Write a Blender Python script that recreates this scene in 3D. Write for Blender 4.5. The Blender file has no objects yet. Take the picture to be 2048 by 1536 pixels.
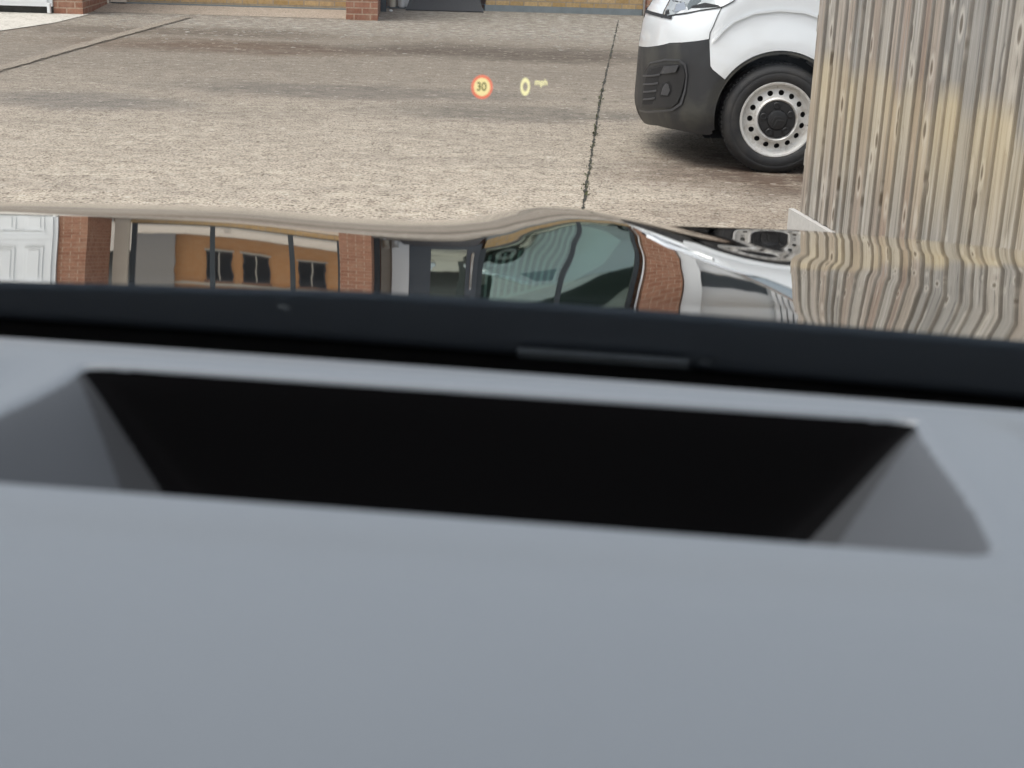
import bpy, bmesh, math, random
from mathutils import Vector, Matrix
from mathutils.geometry import delaunay_2d_cdt
from math import sin, cos, tan, radians, pi, sqrt, atan2, exp
random.seed(7)
SC = bpy.context.scene
C = SC.collection

# ------------------------------------------------------------------ camera
F = 2900.0; CAMZ = 1.5
cam = bpy.data.cameras.new('camera'); camo = bpy.data.objects.new('camera', cam); C.objects.link(camo)
cam.sensor_width = 36; cam.lens = F / 2048 * 36
cam.clip_start = 0.02; cam.clip_end = 900
RM = Matrix.Rotation(radians(72), 3, 'X') @ Matrix.Rotation(radians(2.0), 3, 'Z')
camo.matrix_world = Matrix.Translation((0, 0, CAMZ)) @ RM.to_4x4()
cam.dof.use_dof = True; cam.dof.focus_distance = 9.0; cam.dof.aperture_fstop = 13.5
SC.camera = camo
# ------------------------------------------------------------------ sky, sun, exposure
SUN_EL, SUN_ROT = radians(66), radians(235)
w = bpy.data.worlds.new('World'); SC.world = w; w.use_nodes = True
nt = w.node_tree; bg = nt.nodes['Background']
sky = nt.nodes.new('ShaderNodeTexSky'); sky.sky_type = 'NISHITA'; sky.sun_disc = False
sky.sun_elevation = SUN_EL; sky.sun_rotation = SUN_ROT; sky.dust_density = 6; sky.ozone_density = 1.0; sky.air_density = 1.0
hs = nt.nodes.new('ShaderNodeHueSaturation'); hs.inputs['Saturation'].default_value = 0.42
nt.links.new(sky.outputs[0], hs.inputs['Color']); nt.links.new(hs.outputs[0], bg.inputs[0]); bg.inputs[1].default_value = 0.15
sun = bpy.data.lights.new('sun', 'SUN'); sun.energy = 0.9; sun.angle = radians(45); sun.color = (1, .975, .94)
suno = bpy.data.objects.new('sun', sun); C.objects.link(suno)
sd = Vector((sin(SUN_ROT) * cos(SUN_EL), cos(SUN_ROT) * cos(SUN_EL), sin(SUN_EL)))
suno.rotation_euler = sd.to_track_quat('Z', 'Y').to_euler()
SC.view_settings.view_transform = 'Standard'; SC.view_settings.look = 'None'
SC.view_settings.gamma = 1; SC.view_settings.exposure = 0.5
SC.cycles.max_bounces = 10; SC.cycles.transparent_max_bounces = 16; SC.cycles.glossy_bounces = 6
SC.cycles.use_denoising = True

# ------------------------------------------------------------------ helpers
def tag(o, label=None, cat=None, group=None, kind=None):
    if label: o['label'] = label
    if cat: o['category'] = cat
    if group: o['group'] = group
    if kind: o['kind'] = kind
    return o
def empty(name, loc=(0, 0, 0), rz=0, **k):
    o = bpy.data.objects.new(name, None); C.objects.link(o); o.location = loc; o.rotation_euler = (0, 0, rz)
    o.empty_display_size = .1
    return tag(o, **k)
def mesh(name, bm, mats, parent=None, smooth=False, loc=None):
    me = bpy.data.meshes.new(name)
    bmesh.ops.recalc_face_normals(bm, faces=bm.faces[:])
    bm.to_mesh(me); bm.free()
    for m in (mats if isinstance(mats, (list, tuple)) else [mats]): me.materials.append(m)
    if smooth:
        for p in me.polygons: p.use_smooth = True
    o = bpy.data.objects.new(name, me); C.objects.link(o)
    if parent: o.parent = parent
    if loc: o.location = loc
    return o
def box(bm, x0, x1, y0, y1, z0, z1, mi=0, bev=0.0, rot=None):
    r = bmesh.ops.create_cube(bm, size=1.0); vs = r['verts']
    for v in vs:
        v.co = Vector(((x0 + x1) / 2 + v.co.x * (x1 - x0), (y0 + y1) / 2 + v.co.y * (y1 - y0), (z0 + z1) / 2 + v.co.z * (z1 - z0)))
    fs = {f for v in vs for f in v.link_faces}
    for f in fs: f.material_index = mi
    if bev > 0:
        es = {e for v in vs for e in v.link_edges}
        bmesh.ops.bevel(bm, geom=list(es), offset=bev, segments=2, affect='EDGES', profile=.6)
    return vs
def bx(name, dims, m, parent=None, bev=0.0):
    bm = bmesh.new(); box(bm, *dims, bev=bev); return mesh(name, bm, m, parent)
def lathe(bm, prof, n=64, c=(0, 0, 0), mi=0):
    """profile of (radius, depth along y); axis is y through c"""
    rings = []
    for r, d in prof:
        rings.append([bm.verts.new((c[0] + r * cos(2 * pi * k / n), c[1] + d, c[2] + r * sin(2 * pi * k / n))) for k in range(n)])
    for a, b in zip(rings, rings[1:]):
        for k in range(n):
            f = bm.faces.new((a[k], a[(k + 1) % n], b[(k + 1) % n], b[k])); f.material_index = mi; f.smooth = True
    return rings
def polyface(bm, pts, ext, mi=0):
    vs = [bm.verts.new(p) for p in pts]; f = bm.faces.new(vs); f.material_index = mi
    if ext:
        r = bmesh.ops.extrude_face_region(bm, geom=[f])
        nv = [g for g in r['geom'] if isinstance(g, bmesh.types.BMVert)]
        bmesh.ops.translate(bm, verts=nv, vec=ext)
        for g in r['geom']:
            if isinstance(g, bmesh.types.BMFace): g.material_index = mi
        for v in vs:
            for ff in v.link_faces: ff.material_index = mi

# ---- node helpers
class NT:
    def __init__(s, name):
        s.m = bpy.data.materials.new(name); s.m.use_nodes = True; s.t = s.m.node_tree; s.n = s.t.nodes
        s.b = s.n['Principled BSDF']; s.out = s.n['Material Output']
    def add(s, typ, **k):
        o = s.n.new(typ)
        for a, v in k.items():
            if a.startswith('i_'):
                key = a[2:]; key = int(key) if key.isdigit() else key.replace('_', ' ')
                s.set(o, key, v)
            else: setattr(o, a, v)
        return o
    def set(s, o, key, v):
        if isinstance(v, bpy.types.NodeSocket): s.t.links.new(v, o.inputs[key])
        else: o.inputs[key].default_value = v
    def math(s, op, a, b=0.0, clamp=False):
        o = s.n.new('ShaderNodeMath'); o.operation = op; o.use_clamp = clamp; s.set(o, 0, a); s.set(o, 1, b); return o.outputs[0]
    def mix(s, f, a, b, bt='MIX'):
        o = s.n.new('ShaderNodeMix'); o.data_type = 'RGBA'; o.blend_type = bt
        for i, v in ((0, f), (6, a), (7, b)):
            if isinstance(v, tuple) and len(v) == 3: v = (*v, 1)
            s.set(o, i, v)
        return o.outputs[2]
    def ramp(s, fac, stops):
        o = s.n.new('ShaderNodeValToRGB'); s.set(o, 0, fac); el = o.color_ramp.elements
        while len(el) < len(stops): el.new(.5)
        for e, (p, c) in zip(el, stops):
            e.position = p; e.color = (*c, 1) if isinstance(c, tuple) else (c, c, c, 1)
        return o.outputs[0]
    def co(s, scale=(1, 1, 1), kind='Object', loc=(0, 0, 0)):
        tc = s.n.new('ShaderNodeTexCoord'); mp = s.n.new('ShaderNodeMapping'); s.t.links.new(tc.outputs[kind], mp.inputs[0])
        mp.inputs['Scale'].default_value = scale; mp.inputs['Location'].default_value = loc; return mp.outputs[0]
    def noise(s, vec, scale, detail=3, rough=.5, dist=0.0):
        o = s.add('ShaderNodeTexNoise', i_Vector=vec, i_Scale=scale, i_Detail=float(detail), i_Roughness=rough, i_Distortion=dist); return o.outputs[0]
    def base(s, **k):
        for a, v in k.items():
            a = a.replace('_', ' ')
            if isinstance(v, tuple) and len(v) == 3: v = (*v, 1)
            s.set(s.b, a, v)
        return s
    def bump(s, h, strength=.3, dist=.01):
        o = s.add('ShaderNodeBump', i_Height=h, i_Strength=strength, i_Distance=dist); s.t.links.new(o.outputs[0], s.b.inputs['Normal']); return s
def plain(name, col, rough=.5, metal=0.0, var=.12, scale=12, coat=0.0, bump=0.0):
    t = NT(name); v = t.co(); n = t.noise(v, scale, 4)
    c = t.mix(n, tuple(x * (1 - var) for x in col), tuple(min(1, x * (1 + var)) for x in col))
    t.base(Base_Color=c, Roughness=rough, Metallic=metal, Coat_Weight=coat, Coat_Roughness=.03)
    if bump: t.bump(t.noise(v, scale * 12, 2), bump, .002)
    return t.m

# ------------------------------------------------------------------ materials
def mat_concrete(name, dark, light, stains_and_shade=True, fine=1.0):
    t = NT(name); v = t.co()
    n1 = t.noise(v, 52 * fine, 4, .66, .3); n2 = t.noise(v, 95 * fine, 2, .6); big = t.noise(v, .7, 7, .66)
    vs_ = t.co((.25, 1.0, 1)); band = t.noise(vs_, 1.1, 4, .6, .6)
    h = t.math('ADD', t.math('MULTIPLY', n1, .62), t.math('MULTIPLY', n2, .38))
    lo = t.noise(v, 11 * fine, 3, .6, .5)
    hh = t.math('ADD', t.math('MULTIPLY', h, .84), t.math('MULTIPLY', lo, .16))
    g = t.ramp(hh, [(.385, tuple(x * .5 for x in dark)), (.44, dark), (.485, tuple(a * .35 + b * .65 for a, b in zip(dark, light))), (.58, light)])
    peb = t.add('ShaderNodeTexVoronoi', i_Vector=v, i_Scale=42 * fine, i_Randomness=1.0)
    psep = t.add('ShaderNodeSeparateColor', i_0=peb.outputs['Color'])
    pm = t.math('MULTIPLY', t.math('LESS_THAN', peb.outputs['Distance'], .26), t.math('GREATER_THAN', psep.outputs[0], .70))
    g = t.mix(t.math('MULTIPLY', pm, .65), g, t.mix(psep.outputs[1], (.62, .59, .53), (.30, .26, .22)))
    if stains_and_shade:
        sep = t.add('ShaderNodeSeparateXYZ', i_0=v); x, y = sep.outputs[0], sep.outputs[1]
        wob = t.math('MULTIPLY', t.math('SUBTRACT', t.noise(t.co((.6, 1, 1)), 1.1, 8, .68), .5), 3.4)
        far = t.add('ShaderNodeMapRange', i_0=t.math('ADD', y, wob), i_1=7.8, i_2=14.0).outputs[0]
        g = t.mix(t.math('MULTIPLY', far, .70), g, t.mix(n1, (.075, .063, .05), (.20, .175, .145)))
        brk = t.ramp(t.noise(t.co((.8, 1, 1)), 5.5, 8, .72), [(.32, .30), (.52, 1.0)])
        def blob(cx, cy, rx, ry, stg, c):
            dx = t.math('DIVIDE', t.math('SUBTRACT', x, cx), rx); dy = t.math('DIVIDE', t.math('SUBTRACT', t.math('ADD', y, t.math('MULTIPLY', wob, .45)), cy), ry)
            d = t.math('SQRT', t.math('ADD', t.math('MULTIPLY', dx, dx), t.math('MULTIPLY', dy, dy)))
            d = t.math('ADD', d, t.math('MULTIPLY', t.math('SUBTRACT', big, .5), .8))
            return t.mix(t.math('MULTIPLY', t.math('MULTIPLY', t.ramp(d, [(.40, 1.0), (1.15, 0.0)]), brk), stg), g, t.mix(n1, tuple(q * .6 for q in c), tuple(min(1, q * 1.5) for q in c)))
        g = blob(-3.2, 16.2, 2.6, 1.0, .8, (.10, .066, .045))
        g = blob(-.2, 16.6, 3.0, 1.2, .8, (.075, .060, .048))
        g = blob(-1.6, 12.6, 2.4, .6, .62, (.11, .10, .09))
        g = blob(.2, 11.5, 1.8, .65, .62, (.10, .092, .082))
        g = blob(-3.4, 11.3, 1.2, .6, .6, (.10, .095, .092))
        g = blob(-4.2, 18.0, 3.0, .9, .7, (.10, .08, .063))
        g = blob(1.9, 9.0, 1.6, 1.35, .95, (.085, .056, .040))  # under the van: brown stain plus the van's soft shadow painted in
        g = blob(1.35, 7.7, .95, .50, .45, (.14, .10, .075))  # stain and painted shadow carried out in front of the wheel
        bnd = t.ramp(t.noise(t.co((.3, 1.3, 1)), 1.3, 3, .6, .8), [(.50, 0.0), (.68, 1.0)])
        g = t.mix(t.math('MULTIPLY', bnd, .22), g, (.17, .15, .13))
        rough_ = t.add('ShaderNodeMapRange', i_0=t.math('ADD', y, wob), i_1=18.0, i_2=19.3).outputs[0]
        fl = t.ramp(t.noise(t.co((6, 12, 1)), 1.0, 4, .7), [(.50, 0.0), (.60, 1.0)])
        g = t.mix(t.math('MULTIPLY', t.math('MULTIPLY', rough_, fl), .85), g, (.40, .385, .34))
    if stains_and_shade:
        sp = t.add('ShaderNodeTexVoronoi', i_Vector=v, i_Scale=15.0, i_Randomness=1.0); ss = t.add('ShaderNodeSeparateColor', i_0=sp.outputs['Color'])
        pk = t.math('MULTIPLY', t.math('LESS_THAN', sp.outputs['Distance'], .30), t.math('GREATER_THAN', ss.outputs[0], .80))
        g = t.mix(t.math('MULTIPLY', pk, .35), g, (.52, .49, .43))
        dk_ = t.math('MULTIPLY', t.math('LESS_THAN', sp.outputs['Distance'], .34), t.math('LESS_THAN', ss.outputs[0], .16))
        g = t.mix(t.math('MULTIPLY', dk_, .35), g, (.07, .06, .048))
        md = t.noise(t.co((.7, 1, 1)), 7, 5, .7)
        g = t.mix(1.0, g, t.ramp(md, [(.36, .83), (.5, .99), (.64, 1.10)]), 'MULTIPLY')
    t.base(Base_Color=g, Roughness=.92, Specular_IOR_Level=.25)
    t.bump(h, .9, .014)
    return t.m
M_conc = mat_concrete('tamped_concrete', (.160, .128, .097), (.53, .475, .392))
M_apron = mat_concrete('smooth_apron', (.26, .215, .17), (.36, .31, .25), False, .5)
M_lip = mat_concrete('worn_concrete_lip', (.18, .152, .12), (.29, .255, .21), False, .8)
M_white_slab = mat_concrete('pale_slab', (.42, .40, .35), (.56, .54, .49), False, .3)
M_joint = plain('dark_joint', (.035, .034, .026), .95, var=.6, scale=30)
M_moss = plain('moss', (.085, .095, .045), .95, var=.5, scale=40)

def mat_brick(name, c1, c2, mortar, uax, bw=.225, bh=.084):
    t = NT(name); tc = t.n.new('ShaderNodeTexCoord'); sep = t.add('ShaderNodeSeparateXYZ', i_0=tc.outputs['Object'])
    cmb = t.add('ShaderNodeCombineXYZ', i_0=sep.outputs[uax], i_1=sep.outputs[2], i_2=0.0)
    br = t.add('ShaderNodeTexBrick', i_Vector=cmb.outputs[0], i_Scale=1.0, i_Mortar_Size=.009, i_Mortar_Smooth=.15, i_Bias=0.0, i_Brick_Width=bw, i_Row_Height=bh)
    br.inputs['Color1'].default_value = (*c1, 1); br.inputs['Color2'].default_value = (*c2, 1); br.inputs['Mortar'].default_value = (*mortar, 1)
    n = t.noise(t.co(), 22, 4, .65); n2 = t.noise(t.co(), 5, 3, .6)
    c = t.mix(t.math('MULTIPLY', t.ramp(n, [(.4, 0.0), (.75, 1.0)]), .5), br.outputs[0], tuple(x * .45 for x in c1))
    c = t.mix(t.math('MULTIPLY', t.ramp(n2, [(.5, 0.0), (.72, 1.0)]), .35), c, mortar)
    t.base(Base_Color=c, Roughness=.9, Specular_IOR_Level=.2)
    t.bump(t.math('ADD', t.math('MULTIPLY', br.outputs[1], -1.0), t.math('MULTIPLY', n, .5)), .5, .008)
    return t.m
RED = ((.30, .135, .085), (.40, .20, .13), (.45, .33, .24))
YEL = ((.46, .31, .13), (.58, .42, .22), (.36, .31, .24))
ORA = ((.80, .38, .15), (.86, .47, .22), (.70, .47, .28))
M_red_u = mat_brick('red_brick_front', *RED, 0); M_red_v = mat_brick('red_brick_side', *RED, 1)
M_yel_u = mat_brick('yellow_stock_brick', *YEL, 0)
M_ora_u = mat_brick('orange_brick', *ORA, 0); M_ora_v = mat_brick('orange_brick_side', *ORA, 1)
M_upvc = plain('white_upvc', (.80, .83, .84), .35, var=.03, scale=2)
M_cream = plain('cream_render', (.68, .64, .54), .6, var=.06, scale=5)
M_plinth = plain('blue_grey_plinth_paint', (.20, .235, .25), .7, var=.25, scale=9)
M_darkframe = plain('dark_grey_frame', (.045, .058, .068), .4, var=.1, scale=3)
M_darkdoor = plain('dark_grey_door', (.085, .10, .118), .45, var=.08, scale=3)
M_mat = plain('black_rubber', (.045, .045, .048), .85, var=.25, scale=40, bump=.4)
M_sill = plain('dark_threshold', (.06, .058, .05), .9, var=.6, scale=9)
def mat_pane(name, tint=(.75, .77, .78), refl=.55):
    t = NT(name); n = t.noise(t.co(), 1.6, 2)
    t.base(Base_Color=(.015, .02, .022), Roughness=.05)
    gl = t.add('ShaderNodeBsdfGlossy', i_Roughness=.012); gl.inputs[0].default_value = (*tint, 1)
    bp = t.add('ShaderNodeBump', i_Height=n, i_Strength=.03, i_Distance=.02); t.t.links.new(bp.outputs[0], gl.inputs['Normal'])
    mx = t.n.new('ShaderNodeMixShader'); mx.inputs[0].default_value = refl
    t.t.links.new(t.b.outputs[0], mx.inputs[1]); t.t.links.new(gl.outputs[0], mx.inputs[2]); t.t.links.new(mx.outputs[0], t.out.inputs[0])
    return t.m
M_pane = mat_pane('reflective_window_glass', (.9, .9, .9), .85)
M_pane2 = mat_pane('dark_window_glass', (.75, .88, .85), .55)
M_pane3 = mat_pane('see_through_window_glass', (.75, .88, .85), .45)
_t = M_pane3.node_tree; _tr = _t.nodes.new('ShaderNodeBsdfTransparent'); _tr.inputs[0].default_value = (.80, .93, .88, 1)
_mx = [n for n in _t.nodes if n.type == 'MIX_SHADER'][0]; _t.links.new(_tr.outputs[0], _mx.inputs[1])

def mat_wood():
    t = NT('weathered_fence_wood')
    at = t.add('ShaderNodeAttribute', attribute_name='board'); sepa = t.add('ShaderNodeSeparateColor', i_0=at.outputs['Color'])
    r1, r2, r3 = sepa.outputs[0], sepa.outputs[1], sepa.outputs[2]
    uv = t.n.new('ShaderNodeUVMap'); uv.uv_map = 'UVMap'
    off = t.add('ShaderNodeCombineXYZ', i_0=t.math('MULTIPLY', r1, 37.0), i_1=t.math('MULTIPLY', r2, 53.0), i_2=0.0)
    va = t.add('ShaderNodeVectorMath', operation='ADD', i_0=uv.outputs[0], i_1=off.outputs[0]).outputs[0]
    def mp(sc):
        m = t.n.new('ShaderNodeMapping'); t.t.links.new(va, m.inputs[0]); m.inputs['Scale'].default_value = sc; return m.outputs[0]
    # knots: a few per board, grain flows round them
    kn = t.add('ShaderNodeTexVoronoi', i_Vector=mp((8.5, 4.2, 1)), i_Scale=1.0, i_Randomness=1.0)
    kd = kn.outputs['Distance']
    kmask = t.ramp(kd, [(.10, 1.0), (.17, 0.0)])
    halo = t.ramp(kd, [(.10, 1.0), (.42, 0.0)])
    gsrc = t.add('ShaderNodeTexNoise', i_Vector=mp((34, 1.2, 1)), i_Scale=1.0, i_Detail=5.0, i_Roughness=.65, i_Distortion=.7)
    t.t.links.new(t.math('ADD', .2, t.math('MULTIPLY', halo, 2.2)), gsrc.inputs['Distortion'])
    g = gsrc.outputs[0]
    fine = t.noise(mp((260, 3.5, 1)), 1.0, 3, .6)
    tone = t.noise(mp((6, .8, 1)), 1.0, 3, .6)
    c0 = t.ramp(t.math('ADD', t.math('MULTIPLY', r1, .84), t.math('MULTIPLY', tone, .22)),
                [(.05, (.27, .265, .25)), (.25, (.37, .35, .315)), (.42, (.42, .385, .33)), (.58, (.32, .27, .225)), (.75, (.385, .35, .305)), (.90, (.31, .245, .20)), (.97, (.38, .25, .14))])
    dk = t.ramp(g, [(.34, .50), (.47, .92), (.68, 1.2)])
    c = t.mix(1.0, c0, dk, 'MULTIPLY')
    c = t.mix(.35, c, t.ramp(fine, [(.35, .6), (.65, 1.15)]), 'MULTIPLY')
    ringk = t.ramp(kd, [(.13, 0.0), (.20, 1.0), (.34, 0.0)])
    c = t.mix(t.math('MULTIPLY', ringk, .55), c, (.58, .55, .49))
    silver = t.ramp(t.noise(mp((14, .9, 1)), 1.0, 4, .6), [(.52, 0.0), (.66, 1.0)])
    c = t.mix(t.math('MULTIPLY', silver, .45), c, (.54, .535, .51))
    # reflected light painted in as a yellower band between knee and hip height
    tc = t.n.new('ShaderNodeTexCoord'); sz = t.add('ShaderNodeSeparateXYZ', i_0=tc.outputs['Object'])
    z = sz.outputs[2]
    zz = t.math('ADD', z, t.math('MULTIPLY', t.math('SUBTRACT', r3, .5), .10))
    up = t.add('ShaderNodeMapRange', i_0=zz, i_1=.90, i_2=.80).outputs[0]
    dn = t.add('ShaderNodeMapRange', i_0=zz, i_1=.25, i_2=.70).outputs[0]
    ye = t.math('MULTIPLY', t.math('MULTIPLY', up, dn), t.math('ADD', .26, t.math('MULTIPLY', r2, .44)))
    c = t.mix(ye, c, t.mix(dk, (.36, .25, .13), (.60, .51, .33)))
    orng = t.math('MULTIPLY', t.math('GREATER_THAN', r1, .93), .45)
    c = t.mix(orng, c, (.40, .22, .09))
    c = t.mix(t.math('MULTIPLY', t.math('LESS_THAN', at.outputs['Alpha'], .5), .50), c, (.17, .145, .115))  # board edges painted darker to read as shaded gaps between boards
    c = t.mix(t.math('MULTIPLY', kmask, .75), c, (.10, .075, .05))
    t.base(Base_Color=c, Roughness=.85, Specular_IOR_Level=.25)
    t.bump(t.math('ADD', g, t.math('MULTIPLY', kmask, .5)), .45, .004)
    return t.m
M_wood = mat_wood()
M_gravel = plain('grey_gravel_board', (.46, .455, .44), .9, var=.18, scale=45, bump=.3)

def mat_paint():
    t = NT('white_van_paint'); v = t.co(); sz = t.add('ShaderNodeSeparateXYZ', i_0=v)
    low = t.add('ShaderNodeMapRange', i_0=sz.outputs[2], i_1=.95, i_2=.45).outputs[0]
    n = t.noise(t.co((1, 1, 2.5)), 5, 6, .68)
    c = t.mix(t.math('MULTIPLY', low, t.ramp(n, [(.38, .08), (.66, .42)])), (.74, .785, .82), (.50, .475, .42))
    t.base(Base_Color=c, Roughness=.28, Coat_Weight=1.0, Coat_Roughness=.03); return t.m
M_paint = mat_paint()
def mat_plastic():
    t = NT('black_bumper_plastic'); v = t.co(); n = t.noise(v, 3.2, 4, .6, .4)
    c = t.mix(t.ramp(n, [(.45, 0.0), (.72, 1.0)]), (.020, .021, .023), (.065, .064, .052))
    t.base(Base_Color=c, Roughness=.5); t.bump(t.noise(v, 500, 2), .15, .001); return t.m
M_plastic = mat_plastic()
M_dplast = plain('dark_insert_plastic', (.012, .0125, .014), .5, var=.2)
M_lplast = plain('satin_trim_plastic', (.045, .047, .052), .38, var=.1)
M_black = plain('matt_black', (.006, .006, .007), .7, var=.1)
M_cap = plain('black_hub_plastic', (.016, .017, .019), .45, var=.2)
M_liner = plain('wheel_arch_liner', (.02, .019, .018), .85, var=.4, scale=20)
def mat_tyre():
    t = NT('tyre_rubber'); v = t.co(); n = t.noise(v, 9, 4, .6)
    c = t.mix(t.ramp(n, [(.45, 0.0), (.8, 1.0)]), (.018, .019, .021), (.045, .043, .04))
    t.base(Base_Color=c, Roughness=.72); return t.m
M_tyre = mat_tyre()
def mat_rim():
    t = NT('silver_steel_wheel'); v = t.co(); n = t.noise(v, 14, 5, .7); n2 = t.noise(v, 60, 3, .6)
    c = t.mix(t.ramp(n, [(.5, 0.0), (.75, 1.0)]), (.66, .66, .64), (.42, .39, .34))
    c = t.mix(t.math('MULTIPLY', t.ramp(n2, [(.62, 0.0), (.7, 1.0)]), .5), c, (.14, .11, .08))
    t.base(Base_Color=c, Roughness=.40, Metallic=.25); return t.m
M_rim = mat_rim()
def mat_lens():
    t = NT('headlight_lens'); v = t.co((1, 1, 1)); vo = t.add('ShaderNodeTexVoronoi', i_Vector=v, i_Scale=11.0, i_Randomness=.9)
    c = t.ramp(vo.outputs['Color'], [(.15, (.10, .12, .12)), (.3, (.45, .48, .48)), (.6, (.75, .77, .77)), (.9, (.85, .86, .86))])
    t.base(Base_Color=c, Roughness=.12, Metallic=.35, Coat_Weight=1.0, Coat_Roughness=.02); return t.m
M_lens = mat_lens()
M_glass_dark = mat_pane('van_glass', (.8, .9, .9), .35)
M_chrome = plain('chrome', (.75, .76, .77), .12, 1.0, var=.02)

def mat_bonnet():
    t = NT('polished_metallic_paint'); v = t.co(); n = t.noise(v, 900, 2)
    c = t.mix(n, (.74, .75, .74), (.82, .825, .82))
    t.base(Base_Color=c, Roughness=.02, Metallic=1.0); return t.m
M_bonnet = mat_bonnet()
def mat_dash(name, lo, hi, rough=.5):
    t = NT(name); v = t.co(); n = t.noise(v, 900, 3, .6); n2 = t.noise(v, 7, 3)
    t.base(Base_Color=t.mix(n2, lo, hi), Roughness=rough, Specular_IOR_Level=.6); t.bump(n, .25, .0006); return t.m
M_dash = mat_dash('soft_touch_dashboard', (.158, .180, .206), (.174, .197, .222), .38)
M_well = mat_dash('black_lining_and_falloff', (.0025, .0025, .003), (.004, .004, .0045), .9)  # lining of back and floor, also the painted shade wedge on the sides
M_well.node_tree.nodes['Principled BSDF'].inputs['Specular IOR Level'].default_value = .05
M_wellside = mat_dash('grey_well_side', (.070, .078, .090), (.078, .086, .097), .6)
M_wellfalloff = mat_dash('painted_well_falloff', (.030, .033, .038), (.034, .037, .042), .8)  # painted middle step of the shade falloff on the well sides
M_cab = plain('dark_cabin_lining', (.05, .052, .056), .85)
def mat_frit():
    t = NT('black_frit_glass'); t.base(Base_Color=(.215, .25, .29), Roughness=.4, Specular_IOR_Level=.8); return t.m
M_frit = mat_frit()
M_vin = plain('pale_plate', (.20, .225, .24), .6, var=.3, scale=60)

# ================================================================== GROUND
def sheet(name, pts, z, m, **k):
    bm = bmesh.new(); bm.faces.new([bm.verts.new((x, y, z)) for x, y in pts]); return tag(mesh(name, bm, m), **k)
sheet('ground', [(-400, -400), (400, -400), (400, 400), (-400, 400)], 0, M_conc, kind='structure')
def strip(bm, path, wd, z, jit=0.0, n=60):
    pv = None
    for i in range(n + 1):
        t = i / n * (len(path) - 1); k = min(int(t), len(path) - 2); f = t - k
        x = path[k][0] * (1 - f) + path[k + 1][0] * f; y = path[k][1] * (1 - f) + path[k + 1][1] * f
        a = wd * (1 + random.uniform(-jit, jit)) / 2; j = random.uniform(-jit, jit) * wd * .4
        cur = (bm.verts.new((x - a + j, y, z)), bm.verts.new((x + a + j, y, z)))
        if pv: bm.faces.new((pv[0], pv[1], cur[1], cur[0]))
        pv = cur
RJ = [(1.42, 22.6), (.668, 12.56), (.355, 7.81), (.17, 5.0), (-.05, 1.5), (-.3, -4)]
bm = bmesh.new(); strip(bm, RJ, .016, .004, .7, 500)
tag(mesh('ground_joint', bm, M_joint), kind='structure')
bm = bmesh.new()                                        # moss and weeds growing along the joint
for i in range(420):
    y = random.uniform(5.2, 13.5) if random.random() < .8 else random.uniform(13.5, 22)
    k = max(i2 for i2 in range(len(RJ) - 1) if RJ[i2][1] >= y); (x0, y0), (x1, y1) = RJ[k], RJ[k + 1]
    x = x0 + (x1 - x0) * (y0 - y) / (y0 - y1) + random.gauss(0, .012)
    if sin(y * 3.1) + sin(y * 7.7 + 1) < -.1: continue
    h = random.uniform(.004, .02); a = random.uniform(0, pi); wq = random.uniform(.003, .009)
    d = Vector((cos(a) * wq, sin(a) * wq, 0)); b = Vector((x, y, .004)); tp = b + Vector((random.gauss(0, .008), random.gauss(0, .008), h))
    bm.faces.new([bm.verts.new(b - d), bm.verts.new(b + d), bm.verts.new(tp)])
tag(mesh('moss', bm, M_moss), label='green moss and tiny weeds growing in the joint of the concrete', cat='moss', kind='stuff')
bm = bmesh.new()                                        # left joint with its low raised lip
LJ = [(-4.5, 20.2), (-4.6, 16), (-4.64, 13.0), (-4.75, 8), (-5.0, 1)]
strip(bm, LJ, .012, .004, .6, 200); tag(mesh('ground_joint', bm, plain('brown_joint', (.07, .06, .048), .95, var=.5, scale=20)), kind='structure')
bm = bmesh.new(); strip(bm, [(x - .10, y) for x, y in LJ], .15, .008, .15, 160)
tag(mesh('concrete_edge', bm, M_lip), kind='structure')
# pebbles and chips scattered near the garages
bm = bmesh.new()
for i in range(900):
    x = random.uniform(-6, 2); y = random.gauss(19.2, 1.0) if random.random() < .78 else random.uniform(9, 20)
    r = random.uniform(.006, .022) * (1 if y > 15 else .5); m = Matrix.Translation((x, y, r * .12)) @ Matrix.Diagonal((r * random.uniform(.8, 1.9), r * random.uniform(.6, 1.3), r * .35, 1))
    bmesh.ops.create_icosphere(bm, subdivisions=1, radius=1, matrix=m)
tag(mesh('loose_chips', bm, plain('pale_chips', (.30, .285, .25), .9, var=.5, scale=3)), label='pale stone chips and flakes scattered over the worn concrete', cat='stone chips', kind='stuff')

# ================================================================== FACADE (local frame u right, v back, rotated 4.5 degrees)
FA = radians(4.5); FO = (-2.49, 20.765, 0)
bld = empty('brick_building', FO, FA, label='low building with red brick piers and yellow brick walls across the yard', cat='building')
def fb(name, d, m, parent=None, bev=0.0): return bx(name, d, m, parent or bld, bev)
ZT = 3.0
def pier(u0, u1, v0, v1, z1=ZT):
    bm = bmesh.new(); box(bm, u0, u1, v0, v1, 0, z1); bm.faces.ensure_lookup_table()
    bmesh.ops.recalc_face_normals(bm, faces=bm.faces[:])
    for f in bm.faces: f.material_index = 1 if abs(f.normal.x) > .5 else 0
    return mesh('brick_pier', bm, [M_red_u, M_red_v], bld)
pier(-6.2, -4.93, -.62, 1.2); pier(-3.884, -3.50, -.46, 1.2); pier(0.0, .44, 0, 2.83); pier(4.66, 5.32, 2.62, 3.6)
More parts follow.
